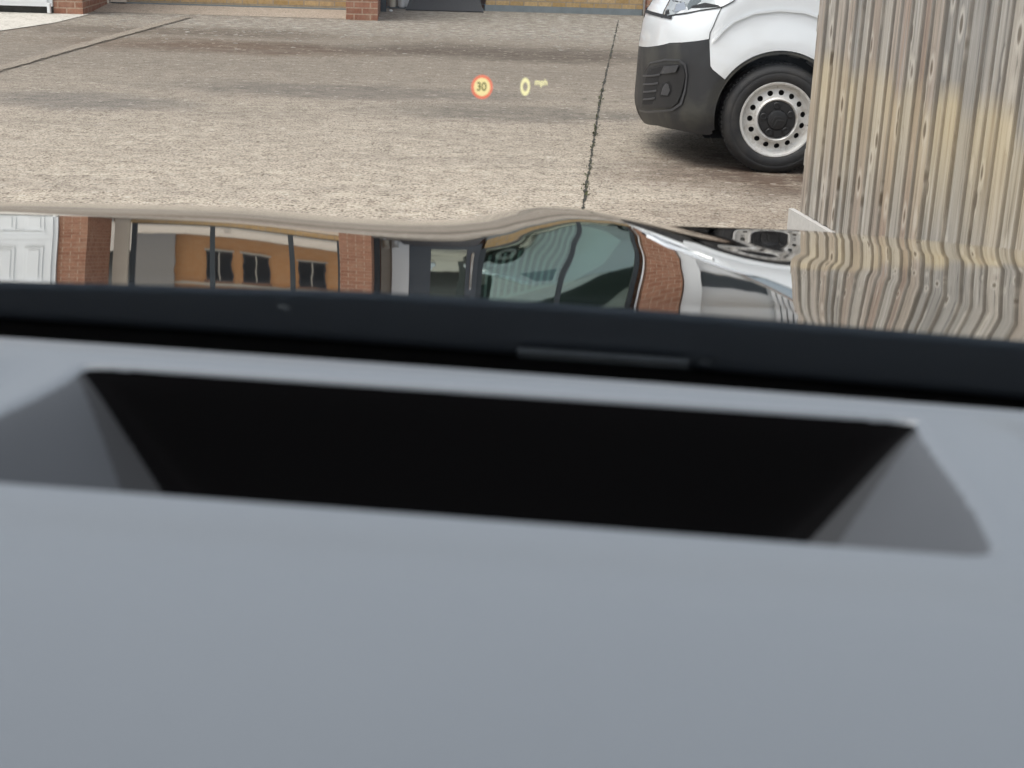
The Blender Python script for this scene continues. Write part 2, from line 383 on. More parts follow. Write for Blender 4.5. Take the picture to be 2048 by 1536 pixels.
# yellow brick walls with painted plinths
fb('brick_wall', (-3.50, 0.0, 1.38, 1.62, .07, .30), M_yel_u)
fb('plinth', (-3.50, 0.0, 1.33, 1.62, 0, .068), M_plinth)
fb('brick_wall', (2.10, 4.62, 2.86, 3.1, .095, .34), M_yel_u)
fb('plinth', (2.08, 4.60, 2.82, 3.1, 0, .093), M_plinth)
bm = bmesh.new()                                        # sloping concrete fillet before the left wall
polyface(bm, [(-3.5, .15, .004), (-3.5, 1.325, .05), (-3.5, 1.325, .004)], (3.5, 0, 0)); mesh('apron_slope', bm, M_apron, bld)
# white panelled door and frame
dr = empty('door'); dr.parent = bld
fb('door_frame', (-4.93, -3.89, -.50, -.40, .10, 2.25), M_upvc, dr)
bm = bmesh.new(); box(bm, -4.82, -3.95, -.535, -.502, .10, 2.12)
for z0, z1 in ((.22, .72), (1.08, 1.86)):
    for a, b in ((-4.70, -4.44), (-4.32, -4.06)):
        box(bm, a, b, -.552, -.537, z0, z1, bev=.006); box(bm, a + .05, b - .05, -.566, -.553, z0 + .06, z1 - .06, bev=.005)
for z in (.15, .86, .96, 1.98): box(bm, -4.80, -3.97, -.541, -.5355, z, z + .012)
box(bm, -4.72, -4.05, -.560, -.5355, .78, .80)
mesh('door_leaf', bm, M_upvc, dr)
bm = bmesh.new(); lathe(bm, [(.0, -.06), (.022, -.055), (.03, -.04), (.02, -.02), (.012, 0)], 20, (-4.78, -.54, .92)); mesh('door_handle', bm, M_chrome, dr)
fb('door_sill', (-6.2, -3.9, -.44, -.30, 0, .098), M_sill)
fb('white_cladding', (-6.2, -4.95, -.70, -.635, .09, 1.2), M_upvc)
bm = bmesh.new()
for z in (.16, .26, .36, .46, .56): box(bm, -6.2, -4.95, -.712, -.7015, z, z + .08)
mesh('cladding_board', bm, M_upvc, bld)
bm = bmesh.new(); box(bm, -3.93, -3.89, -.64, -.56, .02, .15, bev=.01); mesh('white_trim', bm, M_upvc, bld)
# left window wall
fb('cream_post', (-3.46, -3.24, 1.25, 1.36, .07, ZT), M_cream)
def window(us, v, z0, z1, fw, pane_m, name='window'):
    wd = empty(name); wd.parent = bld
    bm = bmesh.new()
    for u in us: box(bm, u - fw / 2, u + fw / 2, v - .05, v + .05, z0, z1)
    for a, b in zip(us, us[1:]):
        box(bm, a + fw / 2, b - fw / 2, v - .045, v + .045, z0, z0 + .05); box(bm, a + fw / 2, b - fw / 2, v - .045, v + .045, z1 - .06, z1)
    mesh('window_frame', bm, M_darkframe, wd)
    for a, b in zip(us, us[1:]): bx('window_pane', (a + fw / 2 + .002, b - fw / 2 - .002, v - .012, v + .012, z0 + .052, z1 - .062), pane_m, wd)
    return wd
window((-3.19, -1.97, -.76, -.05), 1.45, .30, 2.45, .075, M_pane)
fb('lintel', (-3.5, 0.0, 1.34, 1.62, 2.46, ZT), M_cream)
# recess with the ramp, dark glazed door and right window
fb('recess_jamb', (.445, .53, 1.95, 2.1, 0, ZT), M_darkframe)
fb('beige_panel', (.535, .70, 2.86, 2.92, .03, ZT), plain('beige_panel', (.36, .33, .28), .7))
fb('white_post', (.705, .98, 2.78, 2.90, .03, ZT), M_upvc, bev=.012)
dd = empty('door'); dd.parent = bld
bm = bmesh.new()
box(bm, .985, 1.32, 2.90, 2.98, .18, 2.25); box(bm, 1.88, 2.06, 2.90, 2.98, .18, 2.25)
box(bm, 1.322, 1.878, 2.90, 2.98, .18, .34); box(bm, 1.322, 1.878, 2.90, 2.98, 2.1, 2.25)
tag(mesh('door_leaf', bm, M_darkdoor, dd), label='dark grey door leaf with one tall glass panel')
bx('door_pane', (1.323, 1.877, 2.93, 2.95, .341, 2.099), M_pane2, dd)
bm = bmesh.new(); box(bm, 1.94, 1.985, 2.82, 2.86, .5, 1.7, bev=.012); box(bm, 1.945, 1.98, 2.862, 2.898, .6, .64); box(bm, 1.945, 1.98, 2.862, 2.898, 1.55, 1.59); mesh('door_handle', bm, M_chrome, dd)
fb('door_step', (.53, 2.06, 2.80, 3.1, 0, .025), M_plinth)
wr = window((2.10, 3.37, 4.52), 2.98, .345, 2.45, .085, M_pane3)
bx('dark_interior', (2.12, 4.5, 3.095, 3.115, .35, 2.45), M_sill, wr)
bm = bmesh.new()
for i in range(11):
    zt_ = 1.95 - .03 * i; box(bm, 2.20 + i * .105, 2.245 + i * .105, 3.04, 3.05, .62, zt_)
polyface(bm, [(2.18, 3.035, 1.96), (3.32, 3.035, 1.62), (3.32, 3.035, 1.70), (2.18, 3.035, 2.04)], (0, .02, 0))
mesh('added_slats', bm, M_upvc, wr)  # slats added behind the glass to stand in for a mirrored pale railing
bm = bmesh.new(); polyface(bm, [(3.44, 3.05, .75), (4.25, 3.05, 1.25), (3.95, 3.05, 1.5), (3.44, 3.05, 1.75)], (0, .02, 0))
mesh('added_pale_sheet', bm, M_upvc, wr)  # pale sheet added behind the glass to stand in for a mirrored gable
fb('lintel', (.54, 4.64, 2.80, 3.1, 2.46, ZT), M_darkframe)
fb('backing_wall', (-3.46, 4.64, 3.12, 3.3, 0, ZT), M_red_u)
bm = bmesh.new()
for s in (0,):
    lathe(bm, [(.022, 0), (.022, 1)], 14)
me_dp = bmesh.new()
def vpipe(name, u, v, z0, z1, r, m, parent):
    bm = bmesh.new(); bmesh.ops.create_cone(bm, segments=18, radius1=r, radius2=r, depth=z1 - z0, cap_ends=True, matrix=Matrix.Translation((u, v, (z0 + z1) / 2)))
    return mesh(name, bm, m, parent, True)
bm.free(); me_dp.free()
vpipe('drainpipe', 4.62, 2.77, .01, ZT, .018, M_upvc, bld)
# beyond the right pier: white post, garage door with a dark band, ribbed post
fb('white_post', (5.36, 5.70, 2.70, 2.9, 0, ZT), M_upvc, bev=.01)
gd = empty('garage_door'); gd.parent = bld
bm = bmesh.new(); box(bm, 5.72, 9.6, 2.92, 2.98, 0, ZT)
for i in range(7): box(bm, 5.74, 9.58, 2.905, 2.9185, .1 + i * .22, .29 + i * .22, bev=.004)
mesh('door_leaf', bm, M_upvc, gd); bx('dark_panel', (5.75, 7.0, 2.87, 2.9, 1.75, 2.25), M_darkframe, gd)
bm = bmesh.new()
for i in range(5): box(bm, 7.05 + i * .11, 7.13 + i * .11, 2.76, 2.86, 0, ZT, bev=.012)
mesh('ribbed_post', bm, M_upvc, bld)
# roof with eaves
bm = bmesh.new(); polyface(bm, [(-6.4, 2.45, ZT + .003), (-6.4, 4.6, ZT + 1.0), (-6.4, 7.0, ZT + .003)], (16.2, 0, 0))
mesh('roof', bm, plain('brown_roof_tile', (.14, .085, .06), .85, var=.3, scale=8), bld)
fb('fascia', (-6.4, 9.8, 2.40, 2.445, ZT - .12, ZT + .06), M_upvc)
fb('side_wall', (9.62, 9.8, -.3, 6.0, 0, ZT), M_red_v)
fb('side_wall', (-6.4, -6.22, -.3, 6.0, 0, ZT), M_red_v)
# pale slab in front of the white door
tag(sheet('slab', [(-7.6, 17.1), (-6.05, 17.15), (-5.93, 17.9), (-5.85, 18.6), (-5.88, 20.12), (-6.5, 20.02), (-9, 19.9)], .008, M_white_slab), kind='structure')
# ramp mat, pots
def fworld(u, v, z=0): return Vector((FO[0] + u * cos(FA) - v * sin(FA), FO[1] + u * sin(FA) + v * cos(FA), z))
mt = empty('ramp_mat', fworld(1.43, 2.4), FA, label='black rubber ramp mat sloping up to the dark glazed door', cat='mat')
bm = bmesh.new()
vs0 = [(-.60, 0, .004), (.60, 0, .004), (.56, .46, .20), (-.52, .46, .20)]
polyface(bm, vs0, (0, 0, .014))
mesh('mat_surface', bm, M_mat, mt)
bm = bmesh.new(); box(bm, -.61, .61, -.016, -.001, 0, .016, bev=.004); mesh('mat_edge', bm, M_black, mt)
bm = bmesh.new(); polyface(bm, [(-.48, .02, .003), (-.48, .47, .19), (-.48, .47, .003)], (1.0, 0, 0)); mesh('ramp_wedge', bm, M_black, mt)
for i, (u, v, r, h, m, lb) in enumerate([(.62, 2.62, .055, .35, 'g', 'tall greyish pot in the doorway corner, touching the dark jamb'), (.765, 2.60, .05, .33, 'w', 'slim white pot between the greyish pot and the ramp mat')]):
    bm = bmesh.new(); lathe(bm, [(0.001, 0), (r * .82, 0), (r * .85, .02), (r, h), (r * 1.06, h), (r * 1.06, h + .03), (r * .92, h + .03), (r * .9, h - .05), (.001, h - .05)], 28)
    bmesh.ops.rotate(bm, verts=bm.verts[:], cent=(0, 0, 0), matrix=Matrix.Rotation(radians(90), 3, 'X'))
    tag(mesh('plant_pot', bm, M_upvc if m == 'w' else M_cream, loc=fworld(u, v, .03)), label=lb, cat='pot', group='pots beside the ramp mat')
bm = bmesh.new(); bmesh.ops.create_icosphere(bm, subdivisions=2, radius=.022, matrix=Matrix.Diagonal((1.2, .9, .8, 1)))
for v in bm.verts: v.co += v.co.normalized() * random.uniform(-.003, .004)
tag(mesh('white_stone', bm, M_upvc, loc=fworld(.60, 2.02, .015)), label='small white stone by the foot of the dark jamb', cat='stone')

# ================================================================== things behind the camera, seen only mirrored in the windows
hs_ = empty('orange_brick_house', (-6.0, -12, 0), 0, label='orange brick house with dark windows, mirrored in the window panes and bonnet', cat='house')
bm = bmesh.new(); box(bm, -4.2, 4.9, -6, 0, 0, 5.4); bmesh.ops.recalc_face_normals(bm, faces=bm.faces[:])
for f in bm.faces: f.material_index = 1 if abs(f.normal.x) > .5 else 0
mesh('wall', bm, [M_ora_u, M_ora_v], hs_)
M_hwin = plain('dark_house_window', (.02, .024, .03), .2, var=.2)
for x in (-2.9, .1, 1.5, 3.6):
    for z0, z1 in ((1.0, 2.5), (3.6, 4.7)):
        wf = bx('window', (x - .5, x + .5, .003, .06, z0 - .06, z1 + .06), M_darkframe, hs_)
        bx('sill', (x - .58, x + .58, .003, .10, z0 - .15, z0 - .062), M_cream, wf); bx('window_head', (x - .58, x + .58, .003, .07, z1 + .062, z1 + .2), M_red_u, wf)
        bx('mullion', (x - .025, x + .025, .072, .09, z0, z1), M_cream, wf)
        bx('pane', (x - .45, x + .45, .062, .07, z0, z1), M_hwin, wf)
bx('string_course', (-4.22, 4.92, .003, .12, 2.7, 2.85), M_cream, hs_)
bx('grey_garage', (-6.5, -1.6, .125, .5, 0, 4.4), plain('grey_render', (.42, .40, .37), .8), hs_)
bm = bmesh.new(); polyface(bm, [(-4.5, .4, 5.41), (-4.5, -3, 7.3), (-4.5, -6.4, 5.41)], (9.7, 0, 0)); mesh('roof', bm, M_sill, hs_)
gb = empty('gabled_outbuilding', (7.2, -12, 0), 0, label='dark outbuilding with pale gable boards, mirrored in the right hand window', cat='outbuilding')
bm = bmesh.new(); polyface(bm, [(-3.4, 0, 0), (3.6, 0, 0), (3.6, 0, 3.0), (.4, 0, 5.2), (-3.4, 0, 3.0)], (0, -5, 0)); mesh('wall', bm, plain('dark_green_boards', (.025, .035, .032), .8, var=.4, scale=3), gb)
bm = bmesh.new(); polyface(bm, [(-2.6, .004, 1.2), (3.4, .004, 1.9), (-2.6, .004, 4.0)], (0, .08, 0)); mesh('gable_board', bm, M_upvc, gb)

# ================================================================== FENCE
FD = Vector((.1669, -.9860)); FP = Vector((1.415, 7.225)); FN = Vector((-.9860, -.1669))   # along towards camera; outward normal to the yard
fen = empty('timber_fence', (FP.x, FP.y, 0), label='tall weathered timber fence of overlapping vertical boards along the right side', cat='fence')
bm = bmesh.new(); uvl = bm.loops.layers.uv.new('UVMap'); cl = bm.loops.layers.color.new('board')
def P(s, n, z): return Vector((FD.x * s + FN.x * n, FD.y * s + FN.y * n, z))
s = 0.0; bi = 0
orange_s = (1.02, 1.22, 2.05)
while s < 8.6:
    wd = random.choice((.085, .10, .11, .125, .14)) * random.uniform(.95, 1.05); th = random.uniform(.006, .012)
    rr = random.random() * .92
    if any(abs(s + wd / 2 - q) < .05 for q in orange_s): rr = .96
    col = (rr, random.random(), random.random(), 1)
    t0 = .018; lean = random.uniform(-.002, .002); zt = 1.82 + random.uniform(-.006, .006)
    # feather edge section: thin at far side, thick at the near side; small wave gives each board a cup
    sec = [(s + .003, -.002), (s + wd * .35, .004 + th * .35 + random.uniform(-.001, .0015)), (s + wd * .7, .004 + th * .72), (s + wd - .005, .004 + th), (s + wd - .001, .003 + th * .75), (s + wd, -.004), (s - .004, -.004)]
    zs = [.125, .5, .9, 1.3, zt]
    rings = [[bm.verts.new(P(a + lean * (z - .1), n, z)) for a, n in sec] for z in zs]
    for k in range(len(zs) - 1):
        for i in range(len(sec)):
            j = (i + 1) % len(sec)
            f = bm.faces.new((rings[k][i], rings[k][j], rings[k + 1][j], rings[k + 1][i]))
            uu = [sec[i][0] - s + abs(sec[i][1]), sec[j][0] - s + abs(sec[j][1])]
            fc = (.02, col[1], col[2], 0) if i in (3, 4) else col
            for lp, (a, b) in zip(f.loops, ((uu[0], zs[k]), (uu[1], zs[k]), (uu[1], zs[k + 1]), (uu[0], zs[k + 1]))):
                lp[uvl].uv = (a, b); lp[cl] = fc
    f = bm.faces.new(rings[-1])
    for lp in f.loops: lp[uvl].uv = (0, 0); lp[cl] = col
    s += wd; bi += 1
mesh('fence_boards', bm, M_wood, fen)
def fbox(bm, s0, s1, n0, n1, z0, z1):
    vs = box(bm, s0, s1, n0, n1, z0, z1)
    for v in vs: v.co = P(v.co.x, v.co.y, v.co.z)
def woodattr(bm, val):
    u = bm.loops.layers.uv.new('UVMap'); c = bm.loops.layers.color.new('board')
    for f in bm.faces:
        for lp in f.loops: lp[u].uv = ((lp.vert.co.x + lp.vert.co.y) * .9, lp.vert.co.z); lp[c] = val
bm = bmesh.new()
for z in (.35, 1.0, 1.6): fbox(bm, -.02, 8.6, -.06, -.006, z, z + .08)
woodattr(bm, (.4, .3, .5, 1)); mesh('fence_rail', bm, M_wood, fen)
for s0 in (-.045, 2.4, 4.8, 7.2):
    bm = bmesh.new(); fbox(bm, s0, s0 + .10, -.165, -.065, 0, 1.84)
    woodattr(bm, (.15, random.random(), .5, 1)); mesh('fence_post', bm, M_wood, fen)
bm = bmesh.new(); fbox(bm, -.062, 8.6, .006, .034, 0, .122); mesh('gravel_board', bm, M_gravel, fen)

# ================================================================== VAN
Y0, YM = 9.09, 10.04
XF = [(.15, .84), (.22, .80), (.28, .775), (.34, .768), (.40, .768), (.50, .772), (.60, .774), (.70, .778), (.735, .780), (.76, .786), (.82, .792), (.88, .805), (.94, .83), (1.0, .868), (1.04, .90), (1.10, .99)]
def lut(tab, x):
    if x <= tab[0][0]: return tab[0][1]
    for (a, b), (c, d) in zip(tab, tab[1:]):
        if x <= c:
            f = (x - a) / (c - a); return b + (d - b) * f
    return tab[-1][1]
LC = .42
HX, HZ, HR = 1.585, .342, .406
def Ysurf(x, z, off=0.0):
    a = min(1, max(0, 1 - (x - lut(XF, z)) / LC))
    d = (YM - Y0) * (1 - (1 - a ** 2.5) ** .72) if a < 1 else (YM - Y0)
    d += max(0, z - 1.12) ** 1.3 * .16
    if z < .34: d += (.34 - z) * .25
    if x < 3.2:                       # flared front wheel arch
        r = sqrt((x - HX) ** 2 + (z - HZ) ** 2)
        if r < .62: d -= .028 * max(0, min(1, (.60 - r) / .15))
    return Y0 + d + off
def pix(px, py, y):
    d = RM @ Vector(((px - 1024) / F, -(py - 768) / F, -1)); k = y / d.y
    return Vector((d.x * k, y, CAMZ + d.z * k))
def spx(px, py):                      # where the flank drawn at that place of the elevation lies
    y = Y0
    for _ in range(25):
        p = pix(px, py, y); y = .6 * y + .4 * Ysurf(p.x, p.z)
    return (p.x, p.z)
def grid_cut(bm, xs, zs):
    for x in xs: bmesh.ops.bisect_plane(bm, geom=bm.verts[:] + bm.edges[:] + bm.faces[:], plane_co=(x, 0, 0), plane_no=(1, 0, 0))
    for z in zs: bmesh.ops.bisect_plane(bm, geom=bm.verts[:] + bm.edges[:] + bm.faces[:], plane_co=(0, 0, z), plane_no=(0, 0, 1))
def skin(name, pts, m, parent, off=0.0, step=.02, sides=(0, 1), rim=.012, smooth=True):
    """panel drawn in side elevation (x, z), wrapped on the van's flank; both sides of the van unless sides says otherwise"""
    x0 = min(p[0] for p in pts); x1 = max(p[0] for p in pts); z0 = min(p[1] for p in pts); z1 = max(p[1] for p in pts)
    xs = []; x = x0
    while x < x1:
        x += step * (.35 if x < 1.25 else (1 if x < 2.2 else 4)); xs.append(x)
    zs = []; z = z0
    while z < z1: z += step * 1.4; zs.append(z)
    # boundary resampled, then constrained Delaunay over boundary plus inner grid
    bd = []
    for (ax_, az_), (bx_, bz_) in zip(pts, pts[1:] + pts[:1]):
        L_ = sqrt((bx_ - ax_) ** 2 + (bz_ - az_) ** 2); q = step * (.6 if min(ax_, bx_) < 1.3 else 1.5); k_ = max(1, int(L_ / q))
        bd += [Vector((ax_ + (bx_ - ax_) * i / k_, az_ + (bz_ - az_) * i / k_)) for i in range(k_)]
    nb = len(bd); allp = bd + [Vector((x + random.uniform(-1, 1) * 1e-4, z + random.uniform(-1, 1) * 1e-4)) for x in xs for z in zs]
    vo, eo, fo, _, _, _ = delaunay_2d_cdt(allp, [(i, (i + 1) % nb) for i in range(nb)], [list(range(nb))], 1, 1e-6)
    bm = bmesh.new(); bv = [bm.verts.new((p.x, 0, p.y)) for p in vo]
    for f_ in fo: bm.faces.new([bv[i] for i in f_])
    bmesh.ops.delete(bm, geom=[v for v in bm.verts if not v.link_faces], context='VERTS')
    bmesh.ops.recalc_face_normals(bm, faces=bm.faces[:])
    for v in bm.verts: v.co.y = Ysurf(v.co.x, v.co.z, off)
    bmesh.ops.recalc_face_normals(bm, faces=bm.faces[:])
    if sum(f.normal.y for f in bm.faces) > 0: bmesh.ops.reverse_faces(bm, faces=bm.faces[:])
    objs = []
    join = name in ('bumper', 'body')
    for sd in sides:
        b2 = bm.copy()
        if sd == 1 or join:
            if join:
                if sd == 1: b2.free(); continue
                r = bmesh.ops.duplicate(b2, geom=b2.verts[:] + b2.edges[:] + b2.faces[:])
                g2 = r['geom']
            else: g2 = b2.verts[:] + b2.faces[:]
            for g in g2:
                if isinstance(g, bmesh.types.BMVert): g.co.y = 2 * YM - g.co.y
            bmesh.ops.reverse_faces(b2, faces=[g for g in g2 if isinstance(g, bmesh.types.BMFace)])
            if join: bmesh.ops.remove_doubles(b2, verts=[v for v in b2.verts if abs(v.co.y - YM) < .02], dist=3e-3)
        if rim:                       # turned-in edge gives the panel its thickness
            be = [e for e in b2.edges if e.is_boundary]
            r = bmesh.ops.extrude_edge_only(b2, edges=be)
            for g in r['geom']:
                if isinstance(g, bmesh.types.BMVert): g.co.y += rim * (1 if g.co.y < YM else -1)
        me = bpy.data.meshes.new(name); b2.to_mesh(me); b2.free(); me.materials.append(m)
        if smooth:
            for p in me.polygons: p.use_smooth = True
            me.set_sharp_from_angle(angle=radians(40))
        o = bpy.data.objects.new(name, me); C.objects.link(o); o.parent = parent; objs.append(o)
    bm.free()
    return objs[0]
def arc(cx, cz, r, a0, a1, n): return [(cx + r * cos(radians(a0 + (a1 - a0) * i / n)), cz + r * sin(radians(a0 + (a1 - a0) * i / n))) for i in range(n + 1)]
van = empty('white_van', (0, 0, 0), label='white panel van with dark bumper and steel wheel, parked nose out behind the fence end', cat='van')
def nose(z0, z1, n=14): return [(lut(XF, z0 + (z1 - z0) * i / n), z0 + (z1 - z0) * i / n) for i in range(n + 1)]
seam = spx(1418, 79); seam2 = spx(1420, 132); tip = spx(1447, 157)
zc = pix(1272, 93, YM).z
# bumper (clockwise from the nose foot): nose upward, seam, down the arch edge, underside
a_tip = math.degrees(atan2(tip[1] - HZ, tip[0] - HX))
low = [spx(1415, 270), spx(1385, 266), spx(1350, 259), spx(1315, 251)]
zl = pix(1268, 236, YM).z
a_low = math.degrees(atan2(low[0][1] - HZ, low[0][0] - HX)) % 360
bump = nose(zl, zc) + [spx(1340, 87), seam, seam2, spx(1425, 140)] + arc(HX, HZ, HR, a_tip, a_low, 14) + low + [spx(1288, 246)]
skin('bumper', bump, M_plastic, van)
# white shell: nose above the bumper, wing, door, panel side, rear; both wheel arches left open
RX = HX + 3.27
top_nose = 1.0
shell_top = [(1.05, 1.13), (1.30, 1.20), (1.62, 1.30), (2.35, 1.86), (2.6, 1.93), (5.2, 1.95), (5.45, 1.88), (5.52, 1.1), (5.52, .32), (5.3, .26)]
body = nose(zc + .004, 1.04, 10) + shell_top + [(RX + HR, .26)] + arc(RX, HZ, HR, -12, 192, 22)[0:] + [(HX + HR + .01, .24)] + arc(HX, HZ, HR, -12, a_tip, 26) + [spx(1426, 139.5), (seam2[0] + .003, seam2[1]), (seam[0] + .003, seam[1] + .004), (spx(1340, 87)[0], spx(1340, 87)[1] + .004)]
skin('body', body, M_paint, van, .002, .03)
# bonnet, windscreen, roof, tail skins across the van, following the same outline
def across(name, prof, m, bow, parent=van, ny=12, thick=False):
    bm = bmesh.new(); rows = []
    for x, z in prof:
        ya = Ysurf(x, z); yb = 2 * YM - ya
        rows.append([bm.verts.new((x, ya + (yb - ya) * j / ny, z + bow * sin(pi * j / ny))) for j in range(ny + 1)])
    for a, b in zip(rows, rows[1:]):
        for j in range(ny): bm.faces.new((a[j], a[j + 1], b[j + 1], b[j]))
    return mesh(name, bm, m, parent, True)
across('bonnet', nose(1.0, 1.04, 3) + [(1.05, 1.13), (1.30, 1.20), (1.55, 1.28)], M_paint, .03)
across('windscreen', [(1.60, 1.30), (2.0, 1.592), (2.33, 1.845)], M_glass_dark, .03)
across('roof', [(2.35, 1.86), (2.6, 1.93), (4, 1.95), (5.2, 1.95), (5.45, 1.88)], M_paint, .02)
across('tail', [(5.45, 1.88), (5.52, 1.1), (5.52, .32), (5.3, .26)], M_paint, 0)
across('underside', [(1.15, .20), (5.3, .25)], M_black, 0)
skin('side_window', [(2.0, 1.32), (2.45, 1.76), (2.85, 1.78), (2.9, 1.30)], M_glass_dark, van, -.006, .05, rim=.004)
# wing crease: a raised lip over the wheel arch
lip = arc(HX, HZ, HR + .006, 10, a_low - 3, 44) + arc(HX, HZ, HR - .016, a_low - 3, 10, 44)
skin('arch_trim', lip, M_plastic, van, -.004 + .006, .02, rim=.03)
# shut line between nose panel and wing
ln = [spx(*p) for p in ((1443, 14), (1434, 32), (1426, 52), (1419, 66), (1418, 79))]
sh = ln + [(x + .005, z) for x, z in reversed(ln)]
skin('panel_gap', sh, M_black, van, -.0015, .02, rim=0)
# crease above the wing
cr = [spx(*p) for p in ((1424, 84), (1432, 76), (1446, 60), (1470, 40), (1510, 24), (1560, 18), (1610, 22), (1640, 34))]
cr2 = [spx(*p) for p in ((1640, 38), (1610, 27), (1560, 22.5), (1510, 28), (1470, 44), (1447, 63), (1434, 78))]
skin('wing_crease', cr + cr2, M_paint, van, -.007, .02, rim=.006)
# headlights (one per side): housing, lens, dark inner strip, indicator
for sd_, rev in (((0,), False), ((1,), True)):
    hl = empty('headlight'); hl.parent = van
    def sk(nm, pts, m, off, rim=.01):
        o = skin(nm, [spx(*p) for p in pts], m, hl, off, .02, (0,), rim)
        if rev:
            for v in o.data.vertices: v.co.y = 2 * YM - v.co.y
            o.data.flip_normals()
        return o
    HL = [(1322, 36), (1328, 20), (1340, -4), (1352, -26), (1400, -30), (1480, -34), (1478, -8), (1466, 4), (1446, 14.5), (1400, 22), (1350, 31)]
    sk('headlight_housing', HL, M_black, -.004)
    cxm, cym = 1400, -4
    sk('headlight_lens', [(cxm + (x - cxm) * .965, cym + (y - cym) * .90) for x, y in HL], M_lens, -.008)
    sk('dark_strip', [(1380, 16), (1384, 11), (1410, 5), (1436, 10), (1440, 13), (1412, 15)], M_black, -.0105, .002)
    sk('dark_corner', [(1329, 30), (1331, 21), (1337, 19), (1339, 28)], M_black, -.0105, .002)
    sk('indicator', [(1346, 24), (1352, 8), (1368, 4), (1372, 18)], M_chrome, -.0105, .002)
# grille between headlights: band running across the nose
gr = [(lut(XF, z), z) for z in (.965, .985, 1.005, 1.025)]
bm = bmesh.new(); rows = []
for x_, z_ in ((0, pix(1307, 25, YM).z), (0, pix(1307, 19, YM).z)):
    row = []
    for j in range(-20, 21):
        yy = YM + j * .031
        lo_, hi_ = lut(XF, z_), lut(XF, z_) + LC
        for _ in range(30):
            mid = (lo_ + hi_) / 2
            if Ysurf(mid, z_) > YM - abs(yy - YM): lo_ = mid
            else: hi_ = mid
        row.append(bm.verts.new((lo_ - .006, yy, z_)))
    rows.append(row)
for a, b in zip(rows[0], rows[0][1:]): pass
for j in range(40): bm.faces.new((rows[0][j], rows[0][j + 1], rows[1][j + 1], rows[1][j]))
mesh('grille', bm, M_black, van, True)
# fog lamp insert in the bumper: raised surround, dark opening, slats and lamp pod
FR = [(1281, 214), (1283, 180), (1290, 150), (1296, 136), (1310, 131), (1340, 127), (1356, 128), (1366, 136), (1370, 150), (1366, 172), (1361, 190), (1354, 205), (1343, 213), (1310, 216)]
skin('fog_lamp_surround', [spx(*p) for p in FR], M_dplast, van, -.014, .02, rim=.016)
skin('fog_lamp_opening', [spx(*p) for p in ((1284, 208), (1287, 180), (1292, 152), (1299, 138), (1320, 133), (1329, 133), (1318, 150), (1315, 170), (1309, 195), (1304, 208))], M_black, van, -.016, .02, rim=.004)
for yb in (149, 166, 181, 196):
    skin('fog_lamp_slat', [spx(*p) for p in ((1285, yb + 3.2), (1286, yb + .4), (1319 - (yb - 149) * .22, yb - 2.2), (1318.5 - (yb - 149) * .22, yb + 1.2))], M_lplast, van, -.032, .02, rim=.018)
skin('fog_lamp_pod', [spx(*p) for p in ((1320, 146), (1327, 132), (1356, 130), (1350, 143), (1330, 146))], M_lplast, van, -.036, .02, rim=.02)
skin('fog_lamp_lens', [spx(*p) for p in ((1318, 190), (1320, 170), (1327, 164), (1338, 162), (1343, 172), (1341, 188), (1336, 193), (1320, 194))], M_black, van, -.018, .02, rim=.006)
skin('fog_lamp_cover', [spx(*p) for p in ((1321, 188), (1325, 174), (1331, 166), (1336, 168), (1339, 180), (1334, 190))], M_lplast, van, -.030, .02, rim=.01)
skin('bumper_lip', [spx(*p) for p in ((1279, 219), (1310, 221), (1343, 218), (1360, 206), (1368, 180), (1371.5, 150), (1368, 131), (1357, 122), (1330, 121), (1300, 127), (1288, 142), (1290, 139), (1300, 124), (1330, 117.5), (1359, 118.5), (1371, 128), (1374.5, 150), (1371, 182), (1363, 209), (1345, 221), (1310, 224.5), (1278, 222))], M_lplast, van, -.012, .02, rim=.01)
# wheel-arch liners
for cx in (HX, RX):
    for yy0, yy1 in ((Y0 + .04, Y0 + .42), (2 * YM - Y0 - .42, 2 * YM - Y0 - .04)):
        bm = bmesh.new(); rg = []
        pts = arc(cx, HZ, HR + .012, -25, 205, 30)
        a = [bm.verts.new((x, yy0, z)) for x, z in pts]; b = [bm.verts.new((x, yy1, z)) for x, z in pts]
        for k in range(len(pts) - 1): bm.faces.new((a[k], a[k + 1], b[k + 1], b[k]))
        bm.faces.new(list(reversed(b)))
        mesh('arch_liner', bm, M_liner, van)
for a in (58, 77, 97, 116):
    bm = bmesh.new()
    c_, s_ = cos(radians(a)), sin(radians(a)); x = HX + c_ * (HR - .012); z = HZ + s_ * (HR - .012)
    vs = box(bm, -.035, .035, Y0 + .06, Y0 + .12, -.02, .012)
    for v in vs: v.co = Vector((x + v.co.x * s_ + v.co.z * c_, v.co.y, z - v.co.x * c_ + v.co.z * s_))
    mesh('liner_bracket', bm, M_lplast, van)

